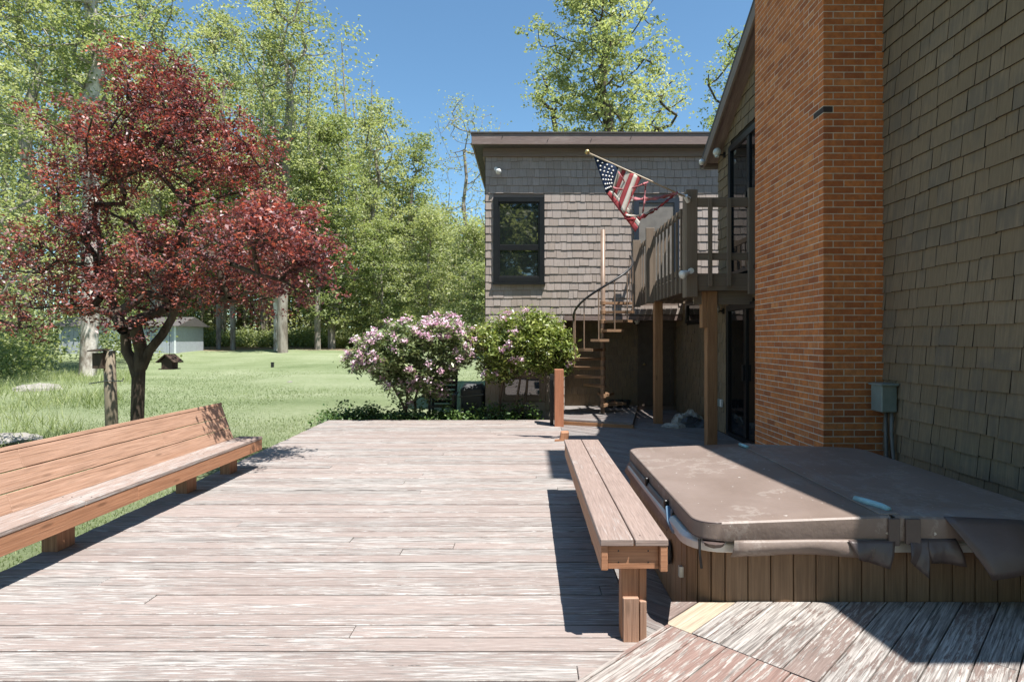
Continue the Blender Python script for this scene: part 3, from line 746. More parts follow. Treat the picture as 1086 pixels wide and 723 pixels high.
# ------------------------------------------------------------------ flag on the balcony corner
def PX(px, py, dd): return Vector(((px-CX)/F*dd, dd, H-(py-CY)/F*dd))
FD = 8.62
def fl(zx, zy, dd=0.0): return PX(610+zx/6.575, 150+zy/6.575, FD+dd)
flag = thing('flag', 'tattered american flag with torn stripes on slanting pole at balcony corner', 'flag', tuple(fl(760, 385)))
m = MB(); m.tube([fl(800, 400), fl(100, 85)], 0.013, 8); m.build('flagpole', M['pole'], flag, smooth=True)
m = MB(); m.sphere(fl(84, 74), 0.036); m.build('finial', M['gold'], flag, smooth=True)
m = MB(); m.tube([fl(715, 360, 0.02), fl(800, 400, 0.05)], 0.026, 8); m.tube([fl(770, 380, 0.0), fl(790, 420, 0.06)], 0.035, 8); m.build('pole_bracket', M['white'], flag)
def cloth(name, colr, a, b, c, e, nu=6, nv=8, amp=0.03, ph=0.0, par=flag, extra=None):
    """bilinear patch a-b (top) to c-e (bottom) in flag pixels, rippled in depth"""
    q = MB(); vs = []
    for j in range(nv+1):
        for i in range(nu+1):
            s_, t_ = i/nu, j/nv
            zx = (a[0]*(1-s_)+b[0]*s_)*(1-t_)+(c[0]*(1-s_)+e[0]*s_)*t_; zy = (a[1]*(1-s_)+b[1]*s_)*(1-t_)+(c[1]*(1-s_)+e[1]*s_)*t_
            vs.append(fl(zx, zy, amp*math.sin(zx*0.035+zy*0.012+ph)*(0.2+t_)))
    q.poly(vs, [(j*(nu+1)+i, j*(nu+1)+i+1, (j+1)*(nu+1)+i+1, (j+1)*(nu+1)+i) for j in range(nv) for i in range(nu)])
    if extra: extra(q)
    o = q.build(name, colr, par, smooth=True)
    so_ = o.modifiers.new('thick', 'SOLIDIFY'); so_.thickness = 0.003
    return o
def cloth_mat(name, c1):
    m_ = leaf_mat(name, [tuple(v*0.85 for v in c1), c1], 0.25, (1, 1, 1), 0.9, 0.9, 9, 0.1); return m_
M['f_blue'] = cloth_mat('faded_navy_cloth', (0.035, 0.055, 0.11)); M['f_red'] = cloth_mat('faded_red_cloth', (0.42, 0.085, 0.095)); M['f_white'] = cloth_mat('soiled_white_cloth', (0.70, 0.66, 0.60))
M['f_pink'] = cloth_mat('bleached_red_cloth', (0.50, 0.20, 0.22))
def add_stars(q):
    for r_ in range(7):
        for c_ in range(4):
            s_ = (c_+0.6+(0.35 if r_ % 2 else 0))/4.9; t_ = (r_+0.8)/7.6
            zx = (128*(1-s_)+303*s_)*(1-t_)+(216*(1-s_)+258*s_)*t_; zy = (102*(1-s_)+180*s_)*(1-t_)+(362*(1-s_)+326*s_)*t_
            c0 = fl(zx, zy, 0.035*math.sin(zx*0.035+zy*0.012)*(0.2+t_)-0.007); rr = 0.019
            q.face([c0+Vector((math.sin(k*math.pi/5)*(rr if k % 2 == 0 else rr*0.42), 0, math.cos(k*math.pi/5)*(rr if k % 2 == 0 else rr*0.42))) for k in range(10)], mi=1)
can = cloth('canton', [M['f_blue'], M['white']], (128, 102), (303, 180), (216, 362), (258, 326), 8, 10, 0.035, extra=add_stars)
tops = [(303, 180), (330, 191), (357, 202), (384, 214), (411, 225), (437, 236), (463, 247)]
bots = [(262, 325), (290, 372), (318, 420), (322, 470), (332, 500), (346, 515), (372, 400)]
bots = [(258, 330), (268, 352), (284, 385), (300, 425), (318, 470), (340, 512), (388, 408)]
for i in range(6):
    cloth('stripe', M['f_white'] if i % 2 == 0 else M['f_red'], tops[i], tops[i+1], bots[i], bots[i+1], 2, 12, 0.04)
cloth('stripe', M['f_red'], (216, 362), (240, 345), (420, 632), (440, 598), 3, 12, 0.05)
cloth('stripe', M['f_white'], (240, 345), (266, 350), (440, 598), (452, 560), 3, 12, 0.05)
cloth('stripe', M['f_red'], (266, 350), (284, 385), (380, 560), (345, 520), 3, 10, 0.05)
def ribbon(colr, pts, w, name='torn_strip'):
    q = MB(); P_ = [Vector((p[0], p[1])) for p in pts]; vs = []
    fine = []
    for i in range(len(P_)-1):
        p0 = P_[max(i-1, 0)]; p1 = P_[i]; p2 = P_[i+1]; p3 = P_[min(i+2, len(P_)-1)]
        for k in range(6):
            t_ = k/6; fine.append(0.5*((2*p1)+(p2-p0)*t_+(2*p0-5*p1+4*p2-p3)*t_*t_+(3*p1-p0-3*p2+p3)*t_**3))
    fine.append(P_[-1])
    for i, p in enumerate(fine):
        tg = (fine[min(i+1, len(fine)-1)]-fine[max(i-1, 0)]).normalized(); n_ = Vector((-tg.y, tg.x))*w*(0.7+0.3*math.sin(i*1.7))
        dd = 0.05*math.sin(i*0.55+p.x*0.01)
        vs += [fl(p.x+n_.x, p.y+n_.y, dd), fl(p.x-n_.x, p.y-n_.y, dd+0.03*math.sin(i*0.8))]
    q.poly(vs, [(2*i, 2*i+1, 2*i+3, 2*i+2) for i in range(len(fine)-1)])
    o = q.build(name, colr, flag, smooth=True); so_ = o.modifiers.new('thick', 'SOLIDIFY'); so_.thickness = 0.003
ribbon(M['f_pink'], [(262, 322), (330, 335), (410, 322), (510, 284)], 9)
ribbon(M['f_pink'], [(300, 210), (345, 285), (400, 400)], 5)
ribbon(M['f_pink'], [(405, 402), (520, 402), (620, 385), (715, 358)], 14)
ribbon(M['f_pink'], [(492, 292), (486, 360), (482, 430), (470, 500)], 7)
ribbon(M['f_red'], [(345, 528), (420, 545), (480, 520), (560, 470)], 17)
ribbon(M['f_white'], [(352, 512), (430, 520), (500, 500), (575, 465)], 8)
ribbon(M['f_red'], [(560, 478), (620, 430), (670, 390), (715, 352)], 10)

# ------------------------------------------------------------------ benches
BZT = 0.565
def p_at(px, z, y): return (px-CX)/F*y
bx0, bx1, by0, by1 = 0.378, 0.735, 3.06, 6.12
rb = thing('deck_bench', 'red brown backless plank bench between open deck and hot tub', 'bench', ((bx0+bx1)/2, by0, 0))
mid = (bx0+bx1)/2
for (a, b) in ((bx0, mid-0.004), (mid+0.004, bx1)):
    m = MB(); m.box(a, by0, BZT-0.036, b, by1, BZT+rnd.uniform(-0.002, 0.002)); m.build('seat_plank', M['bench_top'], rb, bevel=0.004)
m = MB(); m.box(bx0+0.006, by0+0.012, BZT-0.168, bx0+0.042, by1-0.01, BZT-0.037); m.build('apron', M['bench_side'], rb, bevel=0.003)
m = MB(); m.box(bx1-0.042, by0+0.004, BZT-0.172, bx1-0.003, by1-0.01, BZT-0.037); m.build('apron', M['bench_side'], rb, bevel=0.003)
m = MB(); m.box(bx0+0.043, by0+0.03, BZT-0.166, bx1-0.043, by0+0.068, BZT-0.037); m.build('apron', M['bench_side'], rb, bevel=0.003)
m = MB(); m.box(bx0+0.043, by1-0.06, BZT-0.166, bx1-0.043, by1-0.022, BZT-0.037); m.build('apron', M['bench_side'], rb, bevel=0.003)
for i, y in enumerate((by0+0.08, (by0+by1)/2, by1-0.22)):
    m = MB(); m.box(mid-0.055, y, -0.002, mid+0.038, y+0.09, BZT-0.05); m.box(mid+0.040, y+0.006, -0.002, mid+0.082, y+0.09, BZT-0.06)
    lg = m.build('leg', M['bench_side'], rb, bevel=0.004)
    if i == 0:
        m = MB(); m.box(mid-0.05, y-0.03, -0.002, mid+0.034, y-0.002, 0.235); m.box(mid+0.040, y-0.022, -0.002, mid+0.076, y+0.003, 0.215); m.build('lower_cleat', M['bench'], lg, bevel=0.003)

# long bench with a backrest on the left
lx0, ly0, ly1, LZ = -3.33, 0.9, 7.33, 0.40
lb = thing('backed_bench', 'long red brown plank bench with leaning backrest along the lawn edge', 'bench', (lx0-0.2, 4, 0))
for k, (a, b) in enumerate(((lx0, lx0-0.14), (lx0-0.147, lx0-0.285))):
    for (ya, yb) in (((ly0, 4.4), (4.404, ly1)) if k == 0 else ((ly0, 5.6), (5.604, ly1))):
        m = MB(); m.box(b, ya, LZ-0.036, a, yb, LZ+rnd.uniform(-0.002, 0.002)); m.build('seat_plank', M['bench_seat'], lb, bevel=0.004)
for (ya, yb) in ((ly0, 5.0), (5.003, ly1)):
    m = MB(); m.box(lx0-0.04, ya, LZ-0.165, lx0-0.004, yb, LZ-0.037); m.build('apron', M['bench_side'], lb, bevel=0.003)
m = MB(); m.box(lx0-0.30, ly1-0.04, LZ-0.165, lx0-0.041, ly1-0.004, LZ-0.037); m.build('apron', M['bench_side'], lb, bevel=0.003)
bdir = Vector((-0.36, 0, 1)).normalized(); bn = Vector((1, 0, 0.36)).normalized()
base = Vector((lx0-0.277, 0, LZ-0.004))
ye = ly1-0.16
for k in range(3):
    cuts = [(ly0, 4.1, ye), (ly0, 5.9, ye), (ly0, 4.3, ye)][k]
    for i in range(len(cuts)-1):
        c = base+bdir*(0.072+0.146*k)-bn*0.019; ya, yb = cuts[i]+0.001, cuts[i+1]-0.001
        m = MB(); m.obox(c+Vector((0, (ya+yb)/2, 0)), (0, (yb-ya)/2, 0), bdir*0.070, bn*0.018); m.build('back_plank', M['bench'], lb, bevel=0.004)
m = MB(); c = base+bdir*0.454-bn*0.024; m.obox(c+Vector((0, (ly0+ye)/2+0.006, 0)), (0, (ye-ly0)/2+0.006, 0), bdir*0.0165, bn*0.026); m.build('back_cap', M['bench'], lb, bevel=0.004)
for y in (2.4, 4.43, 6.12, 7.0):
    m = MB(); m.box(lx0-0.36, y, -0.28, lx0-0.24, y+0.18, LZ-0.04); m.build('leg', M['bench_side'], lb, bevel=0.004)
    m = MB(); m.obox(base+bdir*0.2-bn*0.075+Vector((0, y+0.05, 0)), bdir*0.235, bn*0.034, (0, 0.045, 0)); m.build('back_post', M['bench_side'], lb, bevel=0.003)

def screws(parent, pts, nrm):
    q = MB()
    for p_ in pts: q.lathe(p_, [(0.0045, -0.001), (0.0045, 0.0012), (0.0, 0.0014)], 6, axis=nrm)
    o_ = q.build('screw_heads', M['black'], parent); o_['kind'] = 'stuff'
screws(rb, [(x, y, BZT) for y in (by0+0.06, by0+1.5, by1-0.1) for x in (bx0+0.03, mid-0.04, mid+0.04, bx1-0.03)], (0, 0, 1))
screws(rb, [(x, by0+0.030, BZT-z_) for x in (bx0+0.10, bx1-0.10) for z_ in (0.07, 0.13)], (0, -1, 0))
screws(lb, [(x, y, LZ+0.001) for y in (2.5, 4.5, 6.2, 7.1) for x in (lx0-0.03, lx0-0.11, lx0-0.18, lx0-0.25)], (0, 0, 1))
# newel post and cut-off stub at the back corner
m = MB(); m.box(0.49, 10.80, -0.05, 0.66, 10.96, 1.06)
o = thing('newel_post', 'red stained square timber post at the far corner of the deck', 'post', (0.57, 10.88, 0)); m.build('post', M['newel'], o, bevel=0.006)
m = MB(); m.box(0.42, 11.02, -0.05, 0.485, 11.3, 0.95); m.build('dark_slab', M['black'], o)  # plain black slab behind and left of the post
o = thing('post_stub', 'short cut off timber stub on deck behind the backless bench', 'post', (0.58, 9.35, 0))
m = MB(); m.obox((0.58, 9.35, 0.07), (0.01, 0, 0.072), (0.07, 0.01, 0), (0, 0.06, 0.005), taper=0.92); m.build('post', M['bench_side'], o, bevel=0.01)
m = MB(); m.obox((0.50, 9.3, 0.012), (0.07, 0.02, 0.0), (0.01, 0.03, 0), (0, 0, 0.012)); m.build('splinter', M['bench_side'], o)

# ------------------------------------------------------------------ hot tub
tx0, tx1, ty0, ty1 = 0.88, 3.02, 3.17, 5.27
tub = thing('hot_tub', 'square hot tub with brown vertical plank cladding set into the deck', 'hot tub', (1.95, 4.2, 0))
def rrect(x0, y0, x1, y1, r, n=7):
    pts = []
    for (cx, cy, a0) in ((x1-r, y1-r, 0), (x0+r, y1-r, 90), (x0+r, y0+r, 180), (x1-r, y0+r, 270)):
        for k in range(n+1):
            a = R(a0+90*k/n); pts.append((cx+r*math.cos(a), cy+r*math.sin(a)))
    return pts
def loft(mb, rings, cap0=True, cap1=True):
    n = len(rings[0]); base = len(mb.v)
    vs = [p for r_ in rings for p in r_]
    fs = []
    for j in range(len(rings)-1):
        for i in range(n):
            fs.append((j*n+i, j*n+(i+1) % n, (j+1)*n+(i+1) % n, (j+1)*n+i))
    if cap0: fs.append(tuple(range(n-1, -1, -1)))
    if cap1: fs.append(tuple((len(rings)-1)*n+i for i in range(n)))
    mb.poly(vs, fs)
m = MB(); rr = rrect(tx0+0.03, ty0+0.055, tx1-0.02, ty1-0.02, 0.18); loft(m, [[(x, y, 0.0) for x, y in rr], [(x, y, 0.50) for x, y in rr]]); cab = m.build('cabinet', M['black'], tub)
m = MB()
def planks_line(ax, ay, bx, by, n_, wid=0.122):
    L_ = math.hypot(bx-ax, by-ay); k = max(1, round(L_/wid)); ux, uy = (bx-ax)/L_, (by-ay)/L_
    for i in range(k):
        c = (i+0.5)/k*L_; cx_, cy_ = ax+ux*c, ay+uy*c
        m.obox((cx_+n_[0]*0.006, cy_+n_[1]*0.006, 0.252), (0, 0, 0.246), (ux*(L_/k/2-0.0025), uy*(L_/k/2-0.0025), 0), (n_[0]*0.011, n_[1]*0.011, 0))
planks_line(tx0+0.2, ty0+0.045, tx1-0.2, ty0+0.045, (0, -1)); planks_line(tx0+0.02, ty1-0.2, tx0+0.02, ty0+0.2, (-1, 0))
for (c0, c1) in ((180, 270),):
    for i in range(4):
        a = R(c0+(i+0.5)*(c1-c0)/4); m.obox((tx0+0.2+0.182*math.cos(a), ty0+0.215+0.172*math.sin(a), 0.252), (0, 0, 0.246), (-math.sin(a)*0.034, math.cos(a)*0.034, 0), (math.cos(a)*0.011, math.sin(a)*0.011, 0))
m.build('plank_cladding', M['skirt'], tub, bevel=0.003)
m = MB(); ra = rrect(tx0-0.015, ty0-0.015, tx1, ty1, 0.20)
loft(m, [[(x, y, 0.455) for x, y in rrect(tx0+0.01, ty0+0.01, tx1-0.01, ty1-0.01, 0.18)], [(x, y, 0.462) for x, y in ra], [(x, y, 0.505) for x, y in ra], [(x, y, 0.525) for x, y in rrect(tx0+0.01, ty0+0.01, tx1-0.01, ty1-0.01, 0.19)]])
m.build('shell_rim', M['shell'], tub, smooth=False, bevel=0.004)
m = MB(); m.lathe((tx0-0.01, 3.62, 0.30), [(0.0, 0.022), (0.055, 0.02), (0.07, 0.01), (0.075, 0.0)], 14, axis=(-1, 0, 0)); ov = m.build('filter_vent', M['black'], tub)
m = MB(); m.obox((tx0+0.005, 3.36, 0.28), (0, 0, 0.03), (0, 0.014, 0), (0.018, 0, 0)); m.build('latch', M['metal'], tub)

cov = thing('hot_tub_cover', 'worn brown folding vinyl cover with loose flaps lying on the hot tub', 'cover', (1.95, 4.2, 0.52))
fold = 1.945; cz0, cze, czf = 0.535, 0.632, 0.672
def panel(xa, xb, round_left):
    q = MB(); r_ = 0.13; n = 7; y0_, y1_ = 3.115, 5.29
    def outline(ins):
        a, b, c, e = xa, xb, y0_+ins, y1_-ins
        if round_left: a += ins
        else: b -= ins
        pts = []
        rad = r_-ins*0.3
        if round_left:
            pts = [(b, c), (b, e)]
            for (cx_, cy_, a0) in ((a+rad, e-rad, 90), (a+rad, c+rad, 180)):
                for k in range(n+1): an = R(a0+90*k/n); pts.append((cx_+rad*math.cos(an), cy_+rad*math.sin(an)))
        else:
            pts = []
            for (cx_, cy_, a0) in ((b-rad, c+rad, 270), (b-rad, e-rad, 0)):
                for k in range(n+1): an = R(a0+90*k/n); pts.append((cx_+rad*math.cos(an), cy_+rad*math.sin(an)))
            pts += [(a, e), (a, c)]
        return pts
    def zt(x, y):
        t_ = abs(x-fold)/1.05
        return czf+(cze-czf)*t_+0.006*math.sin(y*4.1+x*2.0)*(1-t_)*t_*4*0.5-0.012*math.exp(-((x-(xa+xb)/2)**2+(y-4.2)**2)*2.2)
    rings = [[(x, y, cz0+0.01) for x, y in outline(0.02)], [(x, y, cz0) for x, y in outline(0.006)], [(x, y, cz0+0.012) for x, y in outline(0.0)],
             [(x, y, zt(x, y)-0.010) for x, y in outline(0.0)], [(x, y, zt(x, y)-0.001) for x, y in outline(0.010)], [(x, y, zt(x, y)) for x, y in outline(0.022)]]
    loft(q, rings, True, False)
    # top as a grid of shrinking rings
    last = outline(0.022); cxm, cym = (xa+xb)/2, (y0_+y1_)/2
    rg = [last]
    for s_ in (0.8, 0.6, 0.4, 0.2, 0.02):
        rg.append([(cxm+(x-cxm)*s_, cym+(y-cym)*s_) for x, y in last])
    loft(q, [[(x, y, zt(x, y)) for x, y in r2] for r2 in rg], False, True)
    o = q.build('cover_panel', M['vinyl'], cov, smooth=True)
    pp = MB(); ol = outline(0.004)
    for zo in (-0.004, None):
        pp.tube([(x, y, (zt(x, y)-0.006) if zo is not None else cz0+0.006) for x, y in ol], 0.005, 5)
    pp.build('piping', M['vinyl_dark'], o, smooth=True)
    return o
pl1 = panel(0.90, fold-0.012, True); pl2 = panel(fold+0.012, 3.0, False)
for p_ in (pl1, pl2):
    w_ = p_.modifiers.new('weld', 'WELD'); w_.merge_threshold = 0.0005
    p_.data.set_sharp_from_angle(angle=R(28))
m = MB(); m.box(fold-0.055, 3.14, czf-0.006, fold+0.055, 5.28, czf+0.004); m.build('hinge_strip', M['vinyl'], cov, bevel=0.003)
m = MB(); m.tube([(fold-0.03, 3.42, czf+0.008), (fold-0.02, 3.34, czf+0.016), (fold+0.02, 3.24, czf+0.014), (fold+0.03, 3.2, czf+0.006)], 0.018, 8); m.build('hinge_patch', M['teal'], cov, smooth=True)
m = MB(); m.tube([(fold-0.06, 5.2, czf+0.007), (fold-0.05, 5.05, czf+0.011)], 0.014, 8); m.build('hinge_patch', M['teal'], cov, smooth=True)
for dx_ in (-0.10, 0.10):
    m = MB(); m.box(fold+dx_-0.04, 3.098, cz0-0.012, fold+dx_+0.04, 3.112, czf-0.012) if dx_ > 0 else m.box(fold-0.03, 3.1, cz0-0.02, fold+0.03, 3.113, czf-0.01)
    m.build('strap', M['vinyl_dark'], cov, bevel=0.004)
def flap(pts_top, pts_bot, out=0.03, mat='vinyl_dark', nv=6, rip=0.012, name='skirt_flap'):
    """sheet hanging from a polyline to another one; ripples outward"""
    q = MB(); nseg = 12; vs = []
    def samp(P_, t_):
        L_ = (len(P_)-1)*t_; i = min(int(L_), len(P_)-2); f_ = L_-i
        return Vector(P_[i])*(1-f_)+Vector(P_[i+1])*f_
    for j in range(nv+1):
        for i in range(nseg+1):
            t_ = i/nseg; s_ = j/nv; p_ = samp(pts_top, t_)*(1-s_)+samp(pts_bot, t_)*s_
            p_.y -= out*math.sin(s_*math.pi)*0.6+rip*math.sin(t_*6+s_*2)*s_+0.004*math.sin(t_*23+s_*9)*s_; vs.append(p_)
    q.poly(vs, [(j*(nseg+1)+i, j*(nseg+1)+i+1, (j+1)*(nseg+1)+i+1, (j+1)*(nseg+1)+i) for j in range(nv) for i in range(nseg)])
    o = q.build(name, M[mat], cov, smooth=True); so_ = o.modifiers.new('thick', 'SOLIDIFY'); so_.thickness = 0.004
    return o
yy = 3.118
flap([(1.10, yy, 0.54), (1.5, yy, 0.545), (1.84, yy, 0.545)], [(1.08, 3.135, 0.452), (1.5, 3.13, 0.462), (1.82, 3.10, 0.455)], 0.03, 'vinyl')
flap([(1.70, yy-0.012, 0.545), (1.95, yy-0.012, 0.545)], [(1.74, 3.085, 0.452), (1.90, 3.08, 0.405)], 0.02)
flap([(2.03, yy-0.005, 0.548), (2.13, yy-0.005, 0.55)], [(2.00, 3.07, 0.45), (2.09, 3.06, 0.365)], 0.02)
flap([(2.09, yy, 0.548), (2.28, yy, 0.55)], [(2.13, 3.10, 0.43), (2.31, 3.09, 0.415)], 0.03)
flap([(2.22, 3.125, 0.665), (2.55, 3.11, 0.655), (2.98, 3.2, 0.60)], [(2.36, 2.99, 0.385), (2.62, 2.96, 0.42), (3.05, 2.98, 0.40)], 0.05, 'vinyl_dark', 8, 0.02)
flap([(0.90, 5.15, 0.55), (0.895, 4.2, 0.55), (0.90, 3.62, 0.55)], [(0.852, 5.15, 0.45), (0.848, 4.2, 0.435), (0.852, 3.58, 0.44)], 0.0, 'vinyl', 4, 0.0)
m = MB(); m.tube([(0.885, 3.70, 0.55), (0.868, 3.60, 0.49), (0.872, 3.50, 0.465), (0.89, 3.40, 0.485)], 0.016, 8); m.build('lining_fold', plain('blue_lining', (0.16, 0.26, 0.36), 0.5), cov, smooth=True)
for y in (3.75, 4.35):
    m = MB(); m.obox((0.884, y, 0.555), (0, 0, 0.03), (0, 0.018, 0), (0.012, 0, 0)); m.build('buckle', M['black'], cov, bevel=0.004)
m = MB(); m.tube([(0.93, 3.17, 0.53), (0.925, 3.15, 0.46), (0.935, 3.15, 0.38)], 0.007, 6); m.build('strap', M['black'], cov)
m = MB(); m.lathe((1.0, 3.15, 0.515), [(0.0, -0.03), (0.05, -0.01), (0.06, 0.01), (0.0, 0.02)], 10); m.build('crumpled_corner', M['vinyl_dark'], cov)

# ------------------------------------------------------------------ fixtures
o = thing('electrical_box', 'grey metal electrical box on olive shingle wall beside the brick chimney', 'electrical box', (3.5, 5.72, 1.05))
m = MB(); m.box(3.40, 5.62, 0.91, 3.55, 5.80, 1.17); m.build('case', M['box_grey'], o, bevel=0.008)
m = MB(); m.box(3.385, 5.60, 1.165, 3.555, 5.82, 1.185); m.build('lid', M['box_grey'], o, bevel=0.004)
for dy_ in (0.04, -0.05):
    m = MB(); m.tube([(3.52, 5.71+dy_, 0.91), (3.52, 5.71+dy_, 0.7), (3.53, 5.70+dy_*1.3, 0.4), (3.53, 5.70+dy_*1.3, 0.02)], 0.017, 8); m.build('conduit', M['pipe'], o, smooth=True)
def globe(name, label, wall, arm, r, group=None):
    t_ = thing(name, label, 'lamp', wall); w_ = Vector(wall); a_ = Vector(arm)
    q = MB(); q.lathe(w_, [(0.0, 0.0), (0.05, 0.0), (0.05, 0.02), (0.02, 0.03)], 12, axis=a_); q.tube([w_+a_*0.1, w_+a_*0.6, w_+a_*0.85+Vector((0, 0, -0.02))], 0.014, 6); q.build('bracket', M['black'], t_)
    q = MB(); q.sphere(w_+a_+Vector((0, 0, 0.05)), r); q.lathe(w_+a_, [(r*0.5, -0.04), (r*0.55, 0.0), (r*0.4, 0.02)], 10); q.build('globe', M['globe'], t_, smooth=True)
globe('wall_lamp', 'clear globe wall lamp high beside the upper sliding door', (HX-0.02, 10.05, 4.78), (-0.13, 0, 0), 0.072)
globe('wall_lamp', 'dim globe wall lamp beside the lower sliding door', (HX-0.02, 10.1, 2.1), (-0.13, 0, 0), 0.072)
globe('wall_lamp', 'small globe lamp on dark recessed wall left of the brown door', (2.46, RY-0.02, 2.0), (0, -0.13, 0), 0.072)
def flood(label, p, d_, sc=1.0):
    t_ = thing('floodlight', label, 'lamp', p); p = Vector(p); d_ = Vector(d_).normalized()
    q = MB(); q.lathe(p, [(0.0, -0.01), (0.05*sc, -0.01), (0.05*sc, 0.025), (0.0, 0.03)], 12, axis=(0, -1, 0)); q.tube([p, p+d_*0.08*sc], 0.018, 6); q.build('base', M['white'], t_)
    q = MB(); q.lathe(p+d_*0.07*sc, [(0.0, 0.0), (0.035*sc, 0.0), (0.05*sc, 0.05*sc), (0.075*sc, 0.12*sc), (0.07*sc, 0.145*sc), (0.0, 0.155*sc)], 14, axis=d_); q.build('lamp_head', M['white'], t_, smooth=True)
flood('white floodlight under the flat roof above the black framed window', (-0.70, WY-0.02, 5.33), (0.25, -0.5, -0.35), 0.85)
flood('white floodlight low on the balcony corner post under the railing', (2.40, 8.62, 2.62), (-0.8, -0.35, -0.35), 0.85)
o = thing('vent_hood', 'small dark vent hood on wing wall under the flat roof', 'vent', (3.85, WY, 5.43)); m = MB(); m.box(3.77, WY-0.1, 5.38, 3.93, WY-0.01, 5.48); m.build('hood', M['black'], o, bevel=0.01); m = MB(); m.box(3.76, WY-0.03, 5.36, 3.94, WY-0.005, 5.50); m.build('flange', M['trim'], o)
o = thing('security_camera', 'small white camera under the gable eave corner', 'camera', (3.12, 10.45, 4.8)); m = MB(); m.lathe((3.12, 10.5, 4.78), [(0.0, 0), (0.045, 0), (0.05, 0.1), (0.0, 0.12)], 10, axis=(-0.3, -1, -0.1)); m.build('housing', M['white'], o, smooth=True); m = MB(); m.tube([(3.12, 10.5, 4.78), (3.2, 10.5, 4.86)], 0.012); m.build('arm', M['white'], o)
o = thing('outlet_box', 'pale outlet box low beside the lower sliding door', 'outlet', (HX, 10.2, 0.5))
for dy_ in (0.0, 0.13):
    m = MB(); m.box(HX-0.06, 10.12+dy_, 0.44, HX-0.02, 10.2+dy_, 0.57); m.build('cover_plate', M['white'] if dy_ == 0 else M['box_grey'], o, bevel=0.005)

# pile of dust sheets by the wall
o = thing('rag_pile', 'heap of crumpled canvas and dark bags on deck by lower wall', 'rags', (2.95, 10.9, 0))
for k, (cx_, cy_, sx_, sy_, sz_, mt) in enumerate(((2.72, 10.75, 0.22, 0.16, 0.10, 'rag'), (3.05, 10.95, 0.3, 0.22, 0.20, 'tarp'), (2.9, 11.05, 0.22, 0.2, 0.24, 'rag'), (3.12, 11.2, 0.22, 0.2, 0.30, 'rag'), (3.2, 10.8, 0.16, 0.16, 0.14, 'tarp'))):
    q = MB(); vs = []; fs = []; r2 = random.Random(k+3)
    for j in range(7):
        for i in range(12):
            a = 2*math.pi*i/12; ph = math.pi/2*j/6; w = 1+0.22*math.sin(3*a+k)+r2.uniform(-0.12, 0.12)
            vs.append((cx_+sx_*math.cos(ph)*math.cos(a)*w, cy_+sy_*math.cos(ph)*math.sin(a)*w, 0.0+sz_*math.sin(ph)*(0.8+r2.uniform(-0.18, 0.18))))
    for j in range(6):
        for i in range(12): fs.append((j*12+i, j*12+(i+1) % 12, (j+1)*12+(i+1) % 12, (j+1)*12+i))
    q.poly(vs, fs); q.build('sheet' if mt == 'rag' else 'bag', M[mt], o)
o = thing('planter_pots', 'small dark pots at the foot of the spiral stair', 'pots', (1.95, 12.9, ZL))
for k, x in enumerate((1.82, 2.02, 2.18)):
    m = MB(); m.lathe((x, 12.95, ZL), [(0.06, 0), (0.085, 0.15), (0.095, 0.15), (0.095, 0.18), (0.08, 0.18), (0.07, 0.14)], 12); m.build('pot', M['black'], o, smooth=False)

# patio chair and covered grill behind the shrubs
o = thing('patio_chair', 'black slatted patio chair behind the pink flowering shrub', 'chair', (-1.85, 12.7, -0.2))
for (x, y) in ((-2.1, 12.45), (-1.6, 12.45), (-2.1, 12.9), (-1.6, 12.9)):
    m = MB(); m.bar((x, y, -0.25), (x, y+0.03, 0.42), 0.05, 0.05, (0, 1, 0)); m.build('leg', M['black'], o)
m = MB()
for i in range(6): m.box(-2.12, 12.42+i*0.085, 0.16, -1.58, 12.49+i*0.085, 0.185)
m.build('seat', M['black'], o)
m = MB()
for i in range(7): m.bar((-2.1, 12.92+i*0.03, 0.25+i*0.1), (-1.6, 12.92+i*0.03, 0.25+i*0.1), 0.02, 0.07, (0, -0.3, 1))
m.bar((-2.1, 12.9, 0.15), (-2.1, 13.12, 0.95), 0.05, 0.04, (0, 1, 0)); m.bar((-1.6, 12.9, 0.15), (-1.6, 13.12, 0.95), 0.05, 0.04, (0, 1, 0))
m.build('backrest', M['black'], o)
for x in (-2.13, -1.57):
    m = MB(); m.bar((x, 12.42, 0.43), (x, 12.98, 0.45), 0.07, 0.025); m.build('armrest', M['black'], o)
o = thing('covered_grill', 'low dark grey sheeted box between shrubs beside the wing', 'grill', (-1.15, 13.2, -0.2))
m = MB(); loft(m, [[(x, y, -0.3) for x, y in rrect(-1.5, 12.9, -0.98, 13.6, 0.08)], [(x, y, 0.5) for x, y in rrect(-1.5, 12.9, -0.98, 13.6, 0.08)], [(x, y, 0.62) for x, y in rrect(-1.42, 13.0, -1.05, 13.5, 0.08)]]); m.build('sheet', M['tarp'], o)
m = MB(); m.tube([(-1.5, 12.86, 0.35), (-0.98, 12.86, 0.4)], 0.02); m.build('tie_cord', M['pipe'], o)

